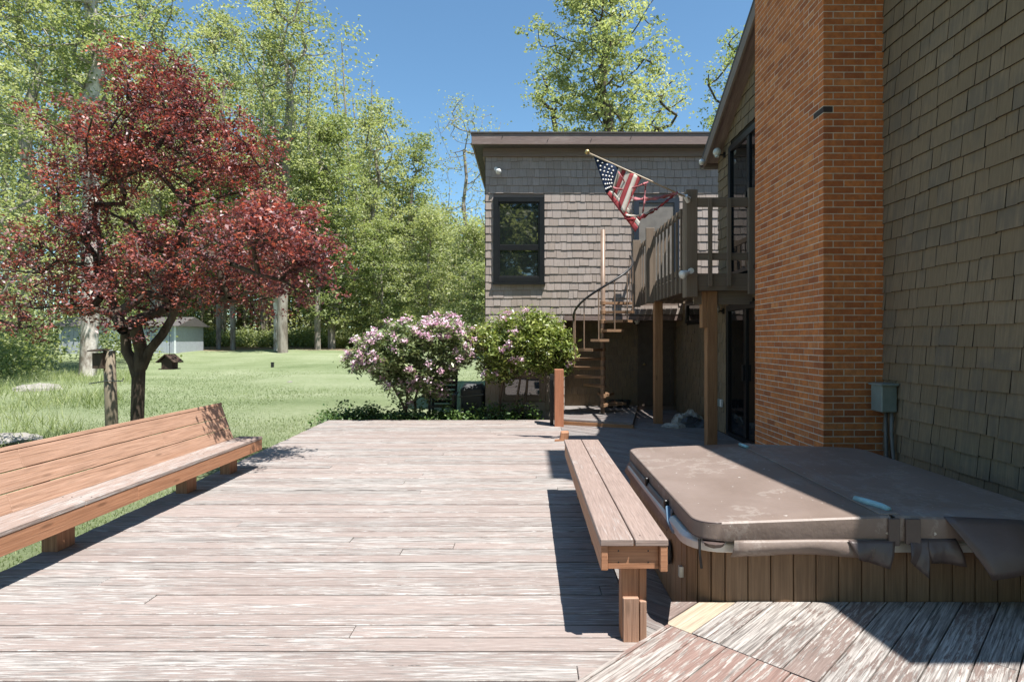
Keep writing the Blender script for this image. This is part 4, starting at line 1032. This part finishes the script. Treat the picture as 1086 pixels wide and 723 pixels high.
# ------------------------------------------------------------------ plants
def leaves_np(rg, centers, per, spread, size, upbias=0.6, aspect=0.5, flat=0.8, szvar=0.35, fold=0.18):
    """leaf quads (two folded triangles) gaussian-scattered round every centre"""
    centers = np.asarray(centers, float); n = len(centers)*per
    c = np.repeat(centers, per, 0)
    off = rg.normal(0, 1, (n, 3))*np.asarray(spread)*np.array([1, 1, flat])
    c = c+off
    nr = rg.normal(0, 1, (n, 3)); nr[:, 2] = np.abs(nr[:, 2])+upbias; nr /= np.linalg.norm(nr, axis=1)[:, None]
    d_ = rg.normal(0, 1, (n, 3)); d_[:, 2] -= 0.3; d_ -= nr*(d_*nr).sum(1)[:, None]; d_ /= np.linalg.norm(d_, axis=1)[:, None]
    w_ = np.cross(nr, d_); sz = size*(1+rg.uniform(-szvar, szvar, n))[:, None]
    v = np.empty((n, 4, 3))
    v[:, 0] = c-d_*sz*0.5; v[:, 2] = c+d_*sz*0.5
    v[:, 1] = c+w_*sz*aspect*0.5+nr*sz*fold-d_*sz*0.08; v[:, 3] = c-w_*sz*aspect*0.5+nr*sz*fold-d_*sz*0.08
    return v.reshape(-1, 3)
def quads_obj(name, v, mat, parent=None, kind=None, link=True):
    n = len(v)//4; me = bpy.data.meshes.new(name)
    me.vertices.add(len(v)); me.vertices.foreach_set('co', v.astype(np.float32).ravel())
    me.loops.add(n*4); me.loops.foreach_set('vertex_index', np.arange(n*4, dtype=np.int32))
    me.polygons.add(n); me.polygons.foreach_set('loop_start', np.arange(0, n*4, 4, dtype=np.int32))
    me.materials.append(mat); me.update(calc_edges=True)
    o = bpy.data.objects.new(name, me); COL.objects.link(o)
    if parent is not None: o.parent = parent
    if kind: o['kind'] = kind
    return o
def skeleton(rg, trunk, attr, upw=0.35):
    """greedy branching: every attractor joins the nearest, lower node. returns nodes, parents, chains"""
    nodes = [np.array(p, float) for p in trunk]; par = [-1]+list(range(len(trunk)-1)); chains = [list(range(len(trunk)))]
    attr = np.asarray(attr, float); tr = np.array(nodes)
    dd = np.min(np.linalg.norm(attr[:, None]-tr[None], axis=2), axis=1)
    NB = np.zeros((len(nodes)+len(attr)*6, 3)); NB[:len(nodes)] = tr; cnt = len(nodes)
    for ai in np.argsort(dd):
        a = attr[ai]; dif = a-NB[:cnt]; ds = np.linalg.norm(dif, axis=1)
        cost = ds+upw*np.maximum(0, NB[:cnt, 2]-a[2]+0.25*np.linalg.norm(dif[:, :2], axis=1))*1.6
        cost[0] += 1.0
        j = int(np.argmin(cost)); L_ = ds[j]; k = int(min(5, max(1, L_/0.35*1.0 if L_ < 3 else 5)))
        ch = [j]; p0 = NB[j]
        jit = rg.normal(0, 0.035*L_, 3)
        for s_ in range(1, k+1):
            t_ = s_/k; p = p0+(a-p0)*t_+jit*math.sin(math.pi*t_)+np.array([0, 0, -0.05*L_*math.sin(math.pi*t_)])
            NB[cnt] = p; par.append(ch[-1]); ch.append(cnt); cnt += 1
        chains.append(ch)
    return NB[:cnt], par, chains
def tree_wood(name, rg, trunk, attr, r0, rmin, mat, parent, sides=6, expo=0.5):
    nb, par, chains = skeleton(rg, trunk, attr)
    w = np.zeros(len(nb))
    kids = np.zeros(len(nb), int)
    for i, p in enumerate(par):
        if p >= 0: kids[p] += 1
    for i in range(len(nb)-1, -1, -1):
        if kids[i] == 0: w[i] += 1
        if par[i] >= 0: w[par[i]] += w[i]
    # parents always precede children except trunk ordering, which is already sequential
    rad = np.maximum(rmin, r0*(w/w[0])**expo)
    q = MB()
    for ci, ch in enumerate(chains):
        pts = [nb[i] for i in ch]; rr = [rad[i] for i in ch]
        if ci > 0: rr[0] = min(rr[0], rr[1]*1.25)
        q.tube(pts, rr, sides if rr[0] > 0.04 else 4, cap=False)
    return q.build(name, mat, parent, smooth=True, local=True)

def pts_in(rg, n, ells):
    """random points in a union of ellipsoids (cx,cy,cz,rx,ry,rz,weight), denser at the shell"""
    w = np.array([e[6] for e in ells], float); w /= w.sum(); out = []
    for i in range(n):
        e = ells[rg.choice(len(ells), p=w)]; d_ = rg.normal(0, 1, 3); d_ /= np.linalg.norm(d_); r_ = rg.uniform(0.12, 1)**0.45
        out.append((e[0]+d_[0]*e[3]*r_, e[1]+d_[1]*e[4]*r_, e[2]+d_[2]*e[5]*r_))
    return np.array(out)

# --- the purple maple-like tree
rg = np.random.default_rng(11)
TX, TY = -6.02, 9.0; tz = ground_z(TX, TY)
def tp(px, py, dd=9.0): v = PX(px, py, dd); return (v.x-TX, v.y-TY, v.z-tz)
def te(px, py, rx, rz, ry, w, dd=9.0): c = tp(px, py, dd); return (c[0], c[1], c[2], rx*dd/F, ry, rz*dd/F, w)
mt = thing('purple_leaf_tree', 'dark red purple leaved tree with forked trunk behind the long bench', 'tree', (TX, TY, tz))
trunk = [(0.0, 0, -0.05), (0.0, 0, 0.5), tp(147, 395), tp(150, 372)]
ells = [te(165, 95, 55, 45, 0.7, 1.1), te(150, 140, 85, 45, 1.1, 1.8), te(105, 175, 62, 50, 1.0, 1.3), te(215, 165, 70, 55, 1.0, 1.6), te(255, 175, 45, 45, 0.8, 0.7), te(130, 235, 70, 45, 1.2, 1.1),
        te(255, 245, 75, 46, 1.0, 1.5, 8.1), te(305, 258, 45, 38, 0.6, 0.9, 7.5), te(274, 240, 30, 22, 0.35, 0.8, 6.65), te(200, 285, 110, 45, 1.3, 1.9), te(70, 285, 80, 36, 1.1, 1.1), te(130, 325, 70, 28, 0.9, 0.7), te(250, 305, 60, 26, 0.8, 0.6), te(15, 325, 36, 34, 0.8, 0.4), te(318, 292, 34, 22, 0.5, 0.35, 7.5), te(178, 55, 22, 26, 0.4, 0.3)]
att = pts_in(rg, 440, ells); att += (att-att.mean(0))*np.maximum(-0.02, rg.normal(0.0, 0.07, 440))[:, None]
_px = (att[:, 0]+TX)/(att[:, 1]+TY)*F+CX; _pz = CY-(att[:, 2]+tz-H)/(att[:, 1]+TY)*F
att = att[(_px < 352) & (_pz < 352)]
trunk2 = trunk
tree_wood('trunk', rg, trunk2, att, 0.092, 0.006, M['bark_dark'], mt, 8, 0.42)
q = MB(); q.tube([tp(147, 398), tp(142, 385), tp(134, 372), tp(133, 352), tp(122, 325), tp(108, 290), tp(104, 240)], [0.10, 0.085, 0.075, 0.07, 0.06, 0.045, 0.03], 8, cap=False); q.tube([tp(149, 390), tp(158, 372), tp(172, 355), tp(182, 338), tp(195, 300), tp(205, 240)], [0.09, 0.07, 0.065, 0.058, 0.05, 0.03], 8, cap=False)
q.v = [(a+TX, b+TY, c+tz) for a, b, c in q.v]; q.build('limb', M['bark_dark'], mt, smooth=True)
tw = [a_+rg.normal(0, 0.15, 3)*np.array([1, 1, 0.7])+np.array([0, 0, 0.02]) for a_ in att for _ in range(5)]
lv = leaves_np(rg, tw, 20, 0.060, 0.060, 0.6, 0.5, 0.75)
quads_obj('crown', lv, M['maple'], mt)

# --- background broadleaf trees: a few crown shapes, unit = metres at base
def make_tree(seed, h, crown_lo, width, nat, per, lsize, spread, mat, bark, r0, lean=0.0, sparse=False, shape='oval', name='broadleaf_tree', label='', pos=(0, 0), group=None, cat='tree'):
    rg = np.random.default_rng(seed); x, y = pos; z = ground_z(x, y)
    t = thing(name, label, cat, (x, y, z-0.1), group)
    tr = [(0, 0, 0)]
    nseg = 7
    for i in range(1, nseg+1):
        f_ = i/nseg; tr.append((lean*f_*h*0.3+rg.normal(0, 0.012*h*f_), rg.normal(0, 0.012*h*f_), f_*h*0.80))
    pts = []
    while len(pts) < nat:
        f_ = rg.uniform(0, 1)
        prof = {'oval': math.sin(math.pi*min(1, 0.1+0.86*f_))**0.7, 'vase': (0.35+0.75*f_)*(1 if f_ < 0.8 else (1-f_)*5)**0.5, 'cone': (1-f_)**0.7+0.08}[shape]
        a = rg.uniform(0, 2*math.pi); rr_ = width/2*prof*rg.uniform(0.05, 1)**0.5*(0.78+0.34*math.sin(3*a+seed+f_*5))
        zz = h*(crown_lo+(1-crown_lo)*f_)
        pts.append((rr_*math.cos(a)+lean*zz*0.3, rr_*math.sin(a), zz))
    pts = np.array(pts)
    tree_wood('trunk', rg, tr, pts, r0, 0.014, M[bark], t, 6, 0.6)
    sub = np.repeat(pts, 5, 0)+rg.normal(0, 1, (len(pts)*5, 3))*np.array([1, 1, 0.7])*spread*0.95
    lv = leaves_np(rg, sub, max(1, int(per*1.9/5)), spread*0.40, lsize*0.74, 0.7, 0.62, 0.5)
    quads_obj('crown', lv, M[mat], t)
    return t
def at_px(px, dd): return ((px-CX)/F*dd, dd)
def hgt(py, dd, pos): return H+(CY-py)/F*dd-ground_z(*pos)
WG = 'woodland trees beyond the lawn'
specs = [
 # px, depth, top px y, crown low, width m, nat, per, leaf, spread, mat, bark, r0, shape, label
 (300, 37, -18, 0.32, 7.6, 150, 46, 0.24, 0.55, 'spring', 'bark_grey', 0.34, 'vase', 'tall airy pale green tree rising alone above the purple tree'),
 (352, 41, 128, 0.10, 7.0, 150, 60, 0.26, 0.55, 'mid', 'bark_grey', 0.28, 'oval', 'dense green tree right of the tall airy tree'),
 (398, 47, 108, 0.12, 7.5, 130, 55, 0.28, 0.6, 'spring', 'bark_grey', 0.30, 'oval', 'rounded pale green tree left of the sparse thin topped tree'),
 (440, 50, 142, 0.12, 7.0, 120, 48, 0.28, 0.6, 'mid', 'bark_grey', 0.28, 'oval', 'dull green tree with dark trunk above the pink flowering shrub'),
 (492, 44, 104, 0.10, 7.6, 260, 6, 0.24, 0.4, 'spring', 'bark_grey', 0.24, 'vase', 'nearly bare thin topped tree beside the wing corner'),
 (235, 46, 12, 0.15, 9.5, 160, 60, 0.30, 0.7, 'spring', 'bark_grey', 0.36, 'oval', 'broad pale green tree left of the tall airy tree'),
 (165, 41, -30, 0.22, 10.0, 170, 60, 0.28, 0.7, 'spring', 'bark_grey', 0.38, 'oval', 'high pale green tree directly behind the purple crown top'),
 (28, 34, -60, 0.25, 10.0, 170, 60, 0.26, 0.65, 'spring', 'bark_grey', 0.40, 'oval', 'large pale green tree behind the left part of the purple crown'),
 (93, 22.5, -190, 0.42, 8.0, 120, 50, 0.19, 0.5, 'mid', 'bark_pale', 0.29, 'vase', 'big tree with pale mottled trunk left of the birdhouse post'),
 (-30, 19, -120, 0.10, 7.4, 150, 70, 0.16, 0.45, 'spring', 'bark_grey', 0.26, 'oval', 'bright green tree at the left edge near the tall grass'),
 (640, 27, -45, 0.40, 7.6, 190, 56, 0.22, 0.42, 'spring', 'bark_dark', 0.30, 'vase', 'upright pale green tree rising behind the flat roof'),
 (590, 34, 55, 0.5, 5.0, 50, 36, 0.22, 0.5, 'mid', 'bark_dark', 0.2, 'oval', 'low green crown peeping over the left half of the flat roof'),
 (700, 33, 75, 0.5, 5.0, 50, 34, 0.22, 0.5, 'spring', 'bark_dark', 0.2, 'oval', 'low pale crown peeping over the right half of the flat roof'),
 (775, 29, 38, 0.4, 4.2, 60, 36, 0.20, 0.42, 'mid', 'bark_dark', 0.2, 'oval', 'small green crown showing beside the sloping gable rake'),
 (455, 40, 225, 0.04, 5.5, 110, 60, 0.22, 0.5, 'spring', 'bark_grey', 0.16, 'oval', 'bushy young tree right behind the pink flowering shrub'),
 (502, 37, 238, 0.04, 4.6, 100, 60, 0.22, 0.5, 'spring', 'bark_grey', 0.16, 'oval', 'bushy young tree hugging the left corner of the wing'),
 (405, 42, 235, 0.03, 5.0, 100, 60, 0.22, 0.5, 'mid', 'bark_grey', 0.16, 'oval', 'leafy green young tree at the lawn edge left of the flowering shrub'),
 (295, 38.8, 150, 0.28, 5.0, 70, 55, 0.24, 0.5, 'spring', 'bark_pale', 0.30, 'oval', 'pale thick trunked tree at the far lawn edge'),
 (337, 39.5, 170, 0.26, 4.6, 70, 55, 0.24, 0.5, 'mid', 'bark_grey', 0.22, 'oval', 'straight grey trunked tree at the far lawn edge, rightmost trunk'),
 (247, 40.5, 170, 0.28, 4.6, 70, 50, 0.24, 0.5, 'mid', 'bark_grey', 0.18, 'oval', 'slim grey trunked tree at the far lawn edge right of the shed'),
 (232, 41.5, 160, 0.28, 4.6, 70, 50, 0.24, 0.5, 'mid', 'bark_grey', 0.17, 'oval', 'slim dark trunked tree nearest the shed end'),
]
for i, (px, dd, py, lo, wd, nat, per, ls, sp, mat, bark, r0, shp, lab) in enumerate(specs):
    pos = at_px(px, dd)
    make_tree(100+i, hgt(py, dd, pos), lo, wd, nat, per, ls, sp, mat, bark, r0, 0.0, shape=shp, label=lab, pos=pos, group=WG)

# the wood behind them: one mass of leaves and stems
rg = np.random.default_rng(5)
cen = []; stems = MB()
for i in range(200):
    x = rg.uniform(-52, -1.5); y = rg.uniform(50, 66); z = ground_z(x, y)
    hh = rg.uniform(9, 15) if x > -16 else rg.uniform(18, 31)
    if x > -9: hh = rg.uniform(7.5, 12.5)
    for k in range(30):
        f_ = rg.uniform(0.05, 1); a = rg.uniform(0, 6.283); r_ = 2.6*math.sin(math.pi*min(0.96, 0.2+0.75*f_))*rg.uniform(0, 1)**0.5
        cen.append((x+r_*math.cos(a), y+r_*math.sin(a), z+hh*f_))
    stems.tube([(x, y, z), (x+rg.normal(0, 0.3), y, z+hh*0.5), (x+rg.normal(0, 0.6), y, z+hh*0.95)], [0.2, 0.14, 0.04], 5, cap=False)
lv = leaves_np(rg, cen, 34, 0.8, 0.32, 0.5, 0.65, 0.7)
o = quads_obj('woodland', lv, M['spring'], kind='stuff'); tag(o, 'mass of green woodland foliage far behind the lawn', 'woodland')
o = stems.build('woodland_trunks', M['bark_grey'], None, smooth=True, kind='stuff'); tag(o, 'thin grey trunks in shade deep in the far wood', 'trunks')
# understorey along the lawn edge
cen = []
for i in range(420):
    x = rg.uniform(-36, -2); y = 43+abs(rg.normal(0, 2.6))+rg.uniform(0, 3); z = ground_z(x, y); hh = rg.uniform(0.3, 1.3) if -27 < x < -13 else rg.uniform(0.4, 3.6)
    for k in range(8): cen.append((x+rg.normal(0, 0.5), y+rg.normal(0, 0.5), z+hh*rg.uniform(0.05, 1)))
lv = leaves_np(rg, cen, 24, 0.33, 0.18, 0.5, 0.6, 0.8)
o = quads_obj('undergrowth', lv, M['mid'], kind='stuff'); tag(o, 'leafy green undergrowth along the edge of the wood', 'undergrowth')
# left-hand brush between lawn and wood
cen = []
for i in range(420):
    x = rg.uniform(-30, -12.5); y = rg.uniform(21, 34); 
    if 40 < x/y*F+CX and not (i % 3 == 0 and 90 < x/y*F+CX < 146 and y > 26): continue
    z = ground_z(x, y); hh = rg.uniform(0.3, 3.2)
    for k in range(7): cen.append((x+rg.normal(0, 0.45), y+rg.normal(0, 0.45), z+hh*rg.uniform(0.03, 1)))
lv = leaves_np(rg, cen, 20, 0.28, 0.16, 0.5, 0.6, 0.8)
o = quads_obj('brush', lv, M['mid'], kind='stuff'); tag(o, 'green brush left of the pale trunk below the trees', 'undergrowth')
# trees behind the camera, seen as reflections in the panes
for i, (x, y, hh, w_) in enumerate(((-10, -15, 20, 10), (-2, -18, 23, 12), (6, -20, 20, 10), (-18, -14, 16, 9), (-3, -13, 15, 8), (2, -15, 17, 9))):
    make_tree(300+i, hh, 0.12, w_, 150, 60, 0.42, 0.7, 'spring', 'bark_grey', 0.3, label='x', pos=(x, y), group='trees behind the viewer')
labs = ['broad green tree behind the viewer, seen only in window glass, left of middle', 'tallest green tree behind the viewer, seen only in window glass', 'green tree behind the viewer on the house side, seen only in glass', 'green tree behind the viewer farthest to the lawn side, seen only in glass', 'shortest green tree close behind the viewer, seen only in window glass', 'full crowned green tree behind the viewer in line with the platform']
k = 0
for ob in COL.objects:
    if ob.get('group') == 'trees behind the viewer': ob['label'] = labs[k]; k += 1

# --- rhododendrons
def shrub(name, label, cx_, cy_, ells, nat, per, lsz, mat, blossoms, seed, stems_):
    rg = np.random.default_rng(seed); z0 = -0.28
    t = thing(name, label, 'shrub', (cx_, cy_, z0))
    def rel(px, py, dd=cy_): v = PX(px, py, dd); return (v.x-cx_, v.y-cy_, v.z-z0)
    E = []
    for (px, py, rx, rz, ry, w) in ells:
        c = rel(px, py); E.append((c[0], c[1], c[2], rx*cy_/F, ry, rz*cy_/F, w))
    att = pts_in(rg, nat, E)
    q = MB()
    for st_ in stems_:
        near = att[rg.choice(len(att), len(att)//len(stems_))]
        tr = [rel(*p) for p in st_]
        nb, par, chains = skeleton(rg, tr, near)
        for ci, ch_ in enumerate(chains):
            r_ = np.linspace(0.034, 0.022, len(ch_)) if ci == 0 else np.linspace(0.012, 0.005, len(ch_))
            q.tube([nb[i] for i in ch_], list(r_), 6 if ci == 0 else 4, cap=False)
    q.v = [(a+cx_, b+cy_, c+z0) for a, b, c in q.v]; q.build('stems', M['bark_dark'], t, smooth=True)
    # whorls of narrow leaves
    lv = leaves_np(rg, att, per, 0.085, lsz, 0.7, 0.36, 0.8, fold=0.1)
    quads_obj('foliage', lv, M[mat], t)
    if blossoms:
        c_ = att[(att[:, 1] < E[0][4]*0.7)]
        ctr = att.mean(0); outw = att-ctr; sc = np.linalg.norm(outw/np.array([1.3, 1.0, 0.8]), axis=1)
        idx = [i for i in np.argsort(-sc)[:int(nat*0.55)]]
        rg.shuffle(idx); idx = idx[:blossoms]
        bc = att[idx]+outw[idx]/np.linalg.norm(outw[idx], axis=1)[:, None]*0.06+np.array([0, -0.02, 0.05])
        pv = leaves_np(rg, bc, 26, 0.042, 0.055, 0.8, 0.85, 0.8, fold=0.2)
        quads_obj('blossoms', pv, M['petal'], t)
    return t
shrub('rhododendron', 'round rhododendron covered in pink blossoms at the back edge of the deck', PX(440, 400, 12.25).x, 12.25,
      [(440, 372, 66, 36, 1.0, 2), (405, 378, 38, 24, 0.7, 0.8), (470, 365, 40, 28, 0.8, 0.8), (440, 404, 40, 24, 0.6, 0.9)], 520, 30, 0.105, 'rhodo', 230, 21,
      [[(430, 448), (432, 420), (428, 400)], [(442, 450), (440, 425), (446, 400)], [(436, 448), (424, 422), (412, 402)]])
shrub('rhododendron', 'taller yellow green rhododendron with bare stems in front of the cellar window', PX(553, 400, 12.15).x, 12.15,
      [(556, 362, 46, 34, 0.8, 2), (580, 372, 28, 24, 0.6, 0.7), (530, 385, 26, 24, 0.6, 0.5), (515, 362, 22, 16, 0.5, 0.25), (590, 388, 16, 14, 0.4, 0.25)], 480, 30, 0.105, 'rhodo_y', 40, 22,
      [[(545, 447), (548, 425), (552, 400)], [(549, 446), (558, 420), (560, 395)], [(536, 447), (530, 425), (534, 400)]])
rg = np.random.default_rng(31)
cen = [(rg.uniform(-4.05, 0.2), DB+rg.uniform(0.1, 0.75), -0.25+abs(rg.normal(0.1, 0.16))) for i in range(330)]
cen += [(rg.uniform(-4.4, -3.2), DB+rg.uniform(0.1, 0.9), -0.25+abs(rg.normal(0.0, 0.2))) for i in range(70)]
lv = leaves_np(rg, cen, 30, 0.075, 0.07, 0.7, 0.6, 0.9)
o = quads_obj('ground_cover', lv, M['cover_leaf'], kind='stuff'); tag(o, 'low leafy ground cover along the back edge of the deck', 'plants')

# --- grass blades near the deck, tall grass on the left bank
def blades(n, xr, yr, hmin, hmax, wid, rg, maskf=None):
    x = rg.uniform(*xr, n); y = rg.uniform(*yr, n)
    if maskf is not None:
        k_ = maskf(x, y); x, y = x[k_], y[k_]
    n = len(x); z = np.array([ground_z(a, b) for a, b in zip(x, y)])
    h_ = rg.uniform(hmin, hmax, n); a = rg.uniform(0, 2*math.pi, n); ln = rg.normal(0, 0.45, (n, 2))*h_[:, None]
    v = np.empty((n, 4, 3)); wx, wy = np.cos(a)*wid, np.sin(a)*wid
    v[:, 0] = np.stack([x-wx, y-wy, z], 1); v[:, 1] = np.stack([x+wx, y+wy, z], 1)
    v[:, 2] = np.stack([x+ln[:, 0]+wx*0.15, y+ln[:, 1]+wy*0.15, z+h_], 1); v[:, 3] = np.stack([x+ln[:, 0]-wx*0.15, y+ln[:, 1]-wy*0.15, z+h_], 1)
    return v.reshape(-1, 3)
rg = np.random.default_rng(41)
v1 = blades(62000, (-10, -3.55), (2.5, 12.5), 0.012, 0.038, 0.005, rg, lambda x, y: (x < -3.52-0.0435*(y+0.6)) | (y > DB+0.8))
v2 = blades(50000, (-14, -1.5), (12.5, 26), 0.015, 0.05, 0.009, rg, lambda x, y: (x < -1.2) & (rg.uniform(12.5, 26, len(y)) > y))
o = quads_obj('grass', np.concatenate([v1, v2]), M['blade'], kind='stuff'); tag(o, 'short mown green grass of the lawn beside the deck', 'grass')
def bank(x, y): return (x < -0.53*y-0.9+0.5*np.sin(y*1.3)) & (np.sin(x*1.7+y)*np.sin(y*1.1-x*0.6) > -0.5)
v3 = blades(26000, (-22, -5), (9.5, 24), 0.10, 0.38, 0.008, rg, lambda x, y: bank(x+2.0, y))
o = quads_obj('tall_grass', v3, M['tallgrass'], kind='stuff'); tag(o, 'tall pale grass on the bank at the left edge', 'grass')

# --- small yard things
def rock(name, label, c, s_, seed):
    r2 = random.Random(seed); q = MB(); vs = []; fs = []
    for j in range(6):
        for i in range(10):
            a = 2*math.pi*i/10; ph = -0.3+(math.pi/2+0.3)*j/5; w = 1+r2.uniform(-0.15, 0.15)
            vs.append((c[0]+s_[0]*math.cos(ph)*math.cos(a)*w, c[1]+s_[1]*math.cos(ph)*math.sin(a)*w, c[2]+s_[2]*math.sin(ph)*w))
    for j in range(5):
        for i in range(10): fs.append((j*10+i, j*10+(i+1) % 10, (j+1)*10+(i+1) % 10, (j+1)*10+i))
    q.poly(vs, fs); o = q.build(name, M['rock'], None, smooth=False); tag(o, label, 'rock')
p = PX(12, 452, 10.5); rock('rock', 'flat grey stone at the left edge behind the long bench', (p.x, 10.5, ground_z(p.x, 10.5)+0.05), (0.55, 0.35, 0.14), 1)
p = PX(308, 414, 20); rock('rock', 'small pale stone lying alone on the open lawn', (p.x, 20, ground_z(p.x, 20)), (0.12, 0.10, 0.08), 2)
p = PX(42, 408, 18); rock('rock', 'low pinkish stone heap in tall grass left of the pale trunk', (p.x, 18, ground_z(p.x, 18)), (0.7, 0.5, 0.22), 3)
p = PX(289, 389, 26); o = thing('stake', 'short dark stake standing in the middle of the lawn', 'stake', (p.x, 26, ground_z(p.x, 26)))
m = MB(); m.box(p.x-0.05, 25.95, ground_z(p.x, 26)-0.05, p.x+0.05, 26.05, ground_z(p.x, 26)+0.22); m.build('shaft', M['black'], o); m = MB(); m.box(p.x-0.06, 25.94, ground_z(p.x, 26)+0.22, p.x+0.06, 26.06, ground_z(p.x, 26)+0.25); m.build('cap', M['black'], o)

# bird feeder hanging from the purple tree
bd = 8.7; c = PX(180, 384, bd)
o = thing('birdhouse', 'small dark gabled birdhouse hanging under the purple tree', 'birdhouse', tuple(c))
m = MB(); m.box(c.x-0.075, bd-0.08, c.z-0.09, c.x+0.075, bd+0.08, c.z+0.03); vs = [(c.x-0.075, bd-0.08, c.z+0.031), (c.x+0.075, bd-0.08, c.z+0.031), (c.x, bd-0.08, c.z+0.10), (c.x-0.075, bd+0.08, c.z+0.031), (c.x+0.075, bd+0.08, c.z+0.031), (c.x, bd+0.08, c.z+0.10)]
m.poly(vs, [(0, 1, 2), (5, 4, 3), (0, 2, 5, 3), (1, 4, 5, 2), (0, 3, 4, 1)]); m.build('box', M['bird'], o)
for s_ in (-1, 1):
    m = MB(); m.bar((c.x, bd, c.z+0.118), (c.x+s_*0.135, bd, c.z+0.0), 0.24, 0.014, (-s_*0.0, 0, 1)); m.build('roof_board', M['bird'], o)
m = MB(); m.box(c.x-0.10, bd-0.11, c.z-0.105, c.x+0.10, bd+0.11, c.z-0.091); m.build('tray', M['bird'], o)
m = MB(); m.tube([(c.x, bd, c.z+0.11), (c.x, bd, c.z+0.75)], 0.004, 5); m.build('hanging_wire', M['black'], o)
# timber post with nest box
bd = 8.4; c = PX(118, 400, bd); gz = ground_z(c.x, bd)
o = thing('birdhouse_post', 'weathered timber post with nest box and hooks left of the forked trunk', 'post', (c.x, bd, gz))
m = MB(); m.tube([(c.x+0.03, bd, gz-0.05), (c.x, bd, 0.6), (c.x-0.03, bd, 1.45)], [0.085, 0.08, 0.075], 9); m.build('shaft', M['greypost'], o, smooth=True)
m = MB(); m.box(c.x-0.17, bd-0.14, 1.2, c.x-0.03, bd-0.02, 1.42); nb_ = m.build('nest_box', M['bird'], o); m = MB(); m.bar((c.x-0.1, bd-0.2, 1.45), (c.x-0.1, bd+0.02, 1.47), 0.2, 0.015); m.build('nest_box_roof', M['bird'], nb_)
m = MB(); m.tube([(c.x-0.28, bd-0.05, 0.98), (c.x-0.02, bd-0.09, 1.02), (c.x+0.2, bd-0.05, 1.02), (c.x+0.21, bd-0.05, 1.06)], 0.008, 6); m.build('hook', M['pipe'], o)
# shed beyond the lawn
sd = 36.0; xa, xb = at_px(63, sd)[0], at_px(187, sd)[0]; gz = ground_z(xa, sd)
o = thing('garden_shed', 'blue grey garden shed with white trim beyond the lawn behind the trees', 'shed', ((xa+xb)/2, sd, gz))
m = MB(); m.box(xa, sd, gz-0.2, xb, sd+3, gz+1.75)
n_ = int((xb-xa)/0.3)
for i in range(n_): m.box(xa+0.02+i*0.3, sd-0.02, gz-0.1, xa+0.27+i*0.3, sd-0.002, gz+1.73)
m.build('wall', M['shed'], o)
m = MB()
for x in (xa, xb-0.12, (xa+xb)/2-0.5, (xa+xb)/2+1.2): m.box(x, sd-0.04, gz-0.1, x+0.12, sd-0.021, gz+1.74)
m.build('trim', M['shed_trim'], o)
m = MB(); m.poly([(xa-0.3, sd-0.3, gz+1.7), (xb+0.3, sd-0.3, gz+1.7), (xb+0.3, sd+1.5, gz+2.3), (xa-0.3, sd+1.5, gz+2.3), (xa-0.3, sd+3.3, gz+1.7), (xb+0.3, sd+3.3, gz+1.7)], [(0, 1, 2, 3), (3, 2, 5, 4), (0, 3, 4), (1, 5, 2), (0, 4, 5, 1)]); m.build('roof', M['roof'], o)
m = MB(); m.box((xa+xb)/2-0.36, sd-0.035, gz, (xa+xb)/2+1.18, sd-0.022, gz+1.6); m.build('door', M['shed_trim'], o)
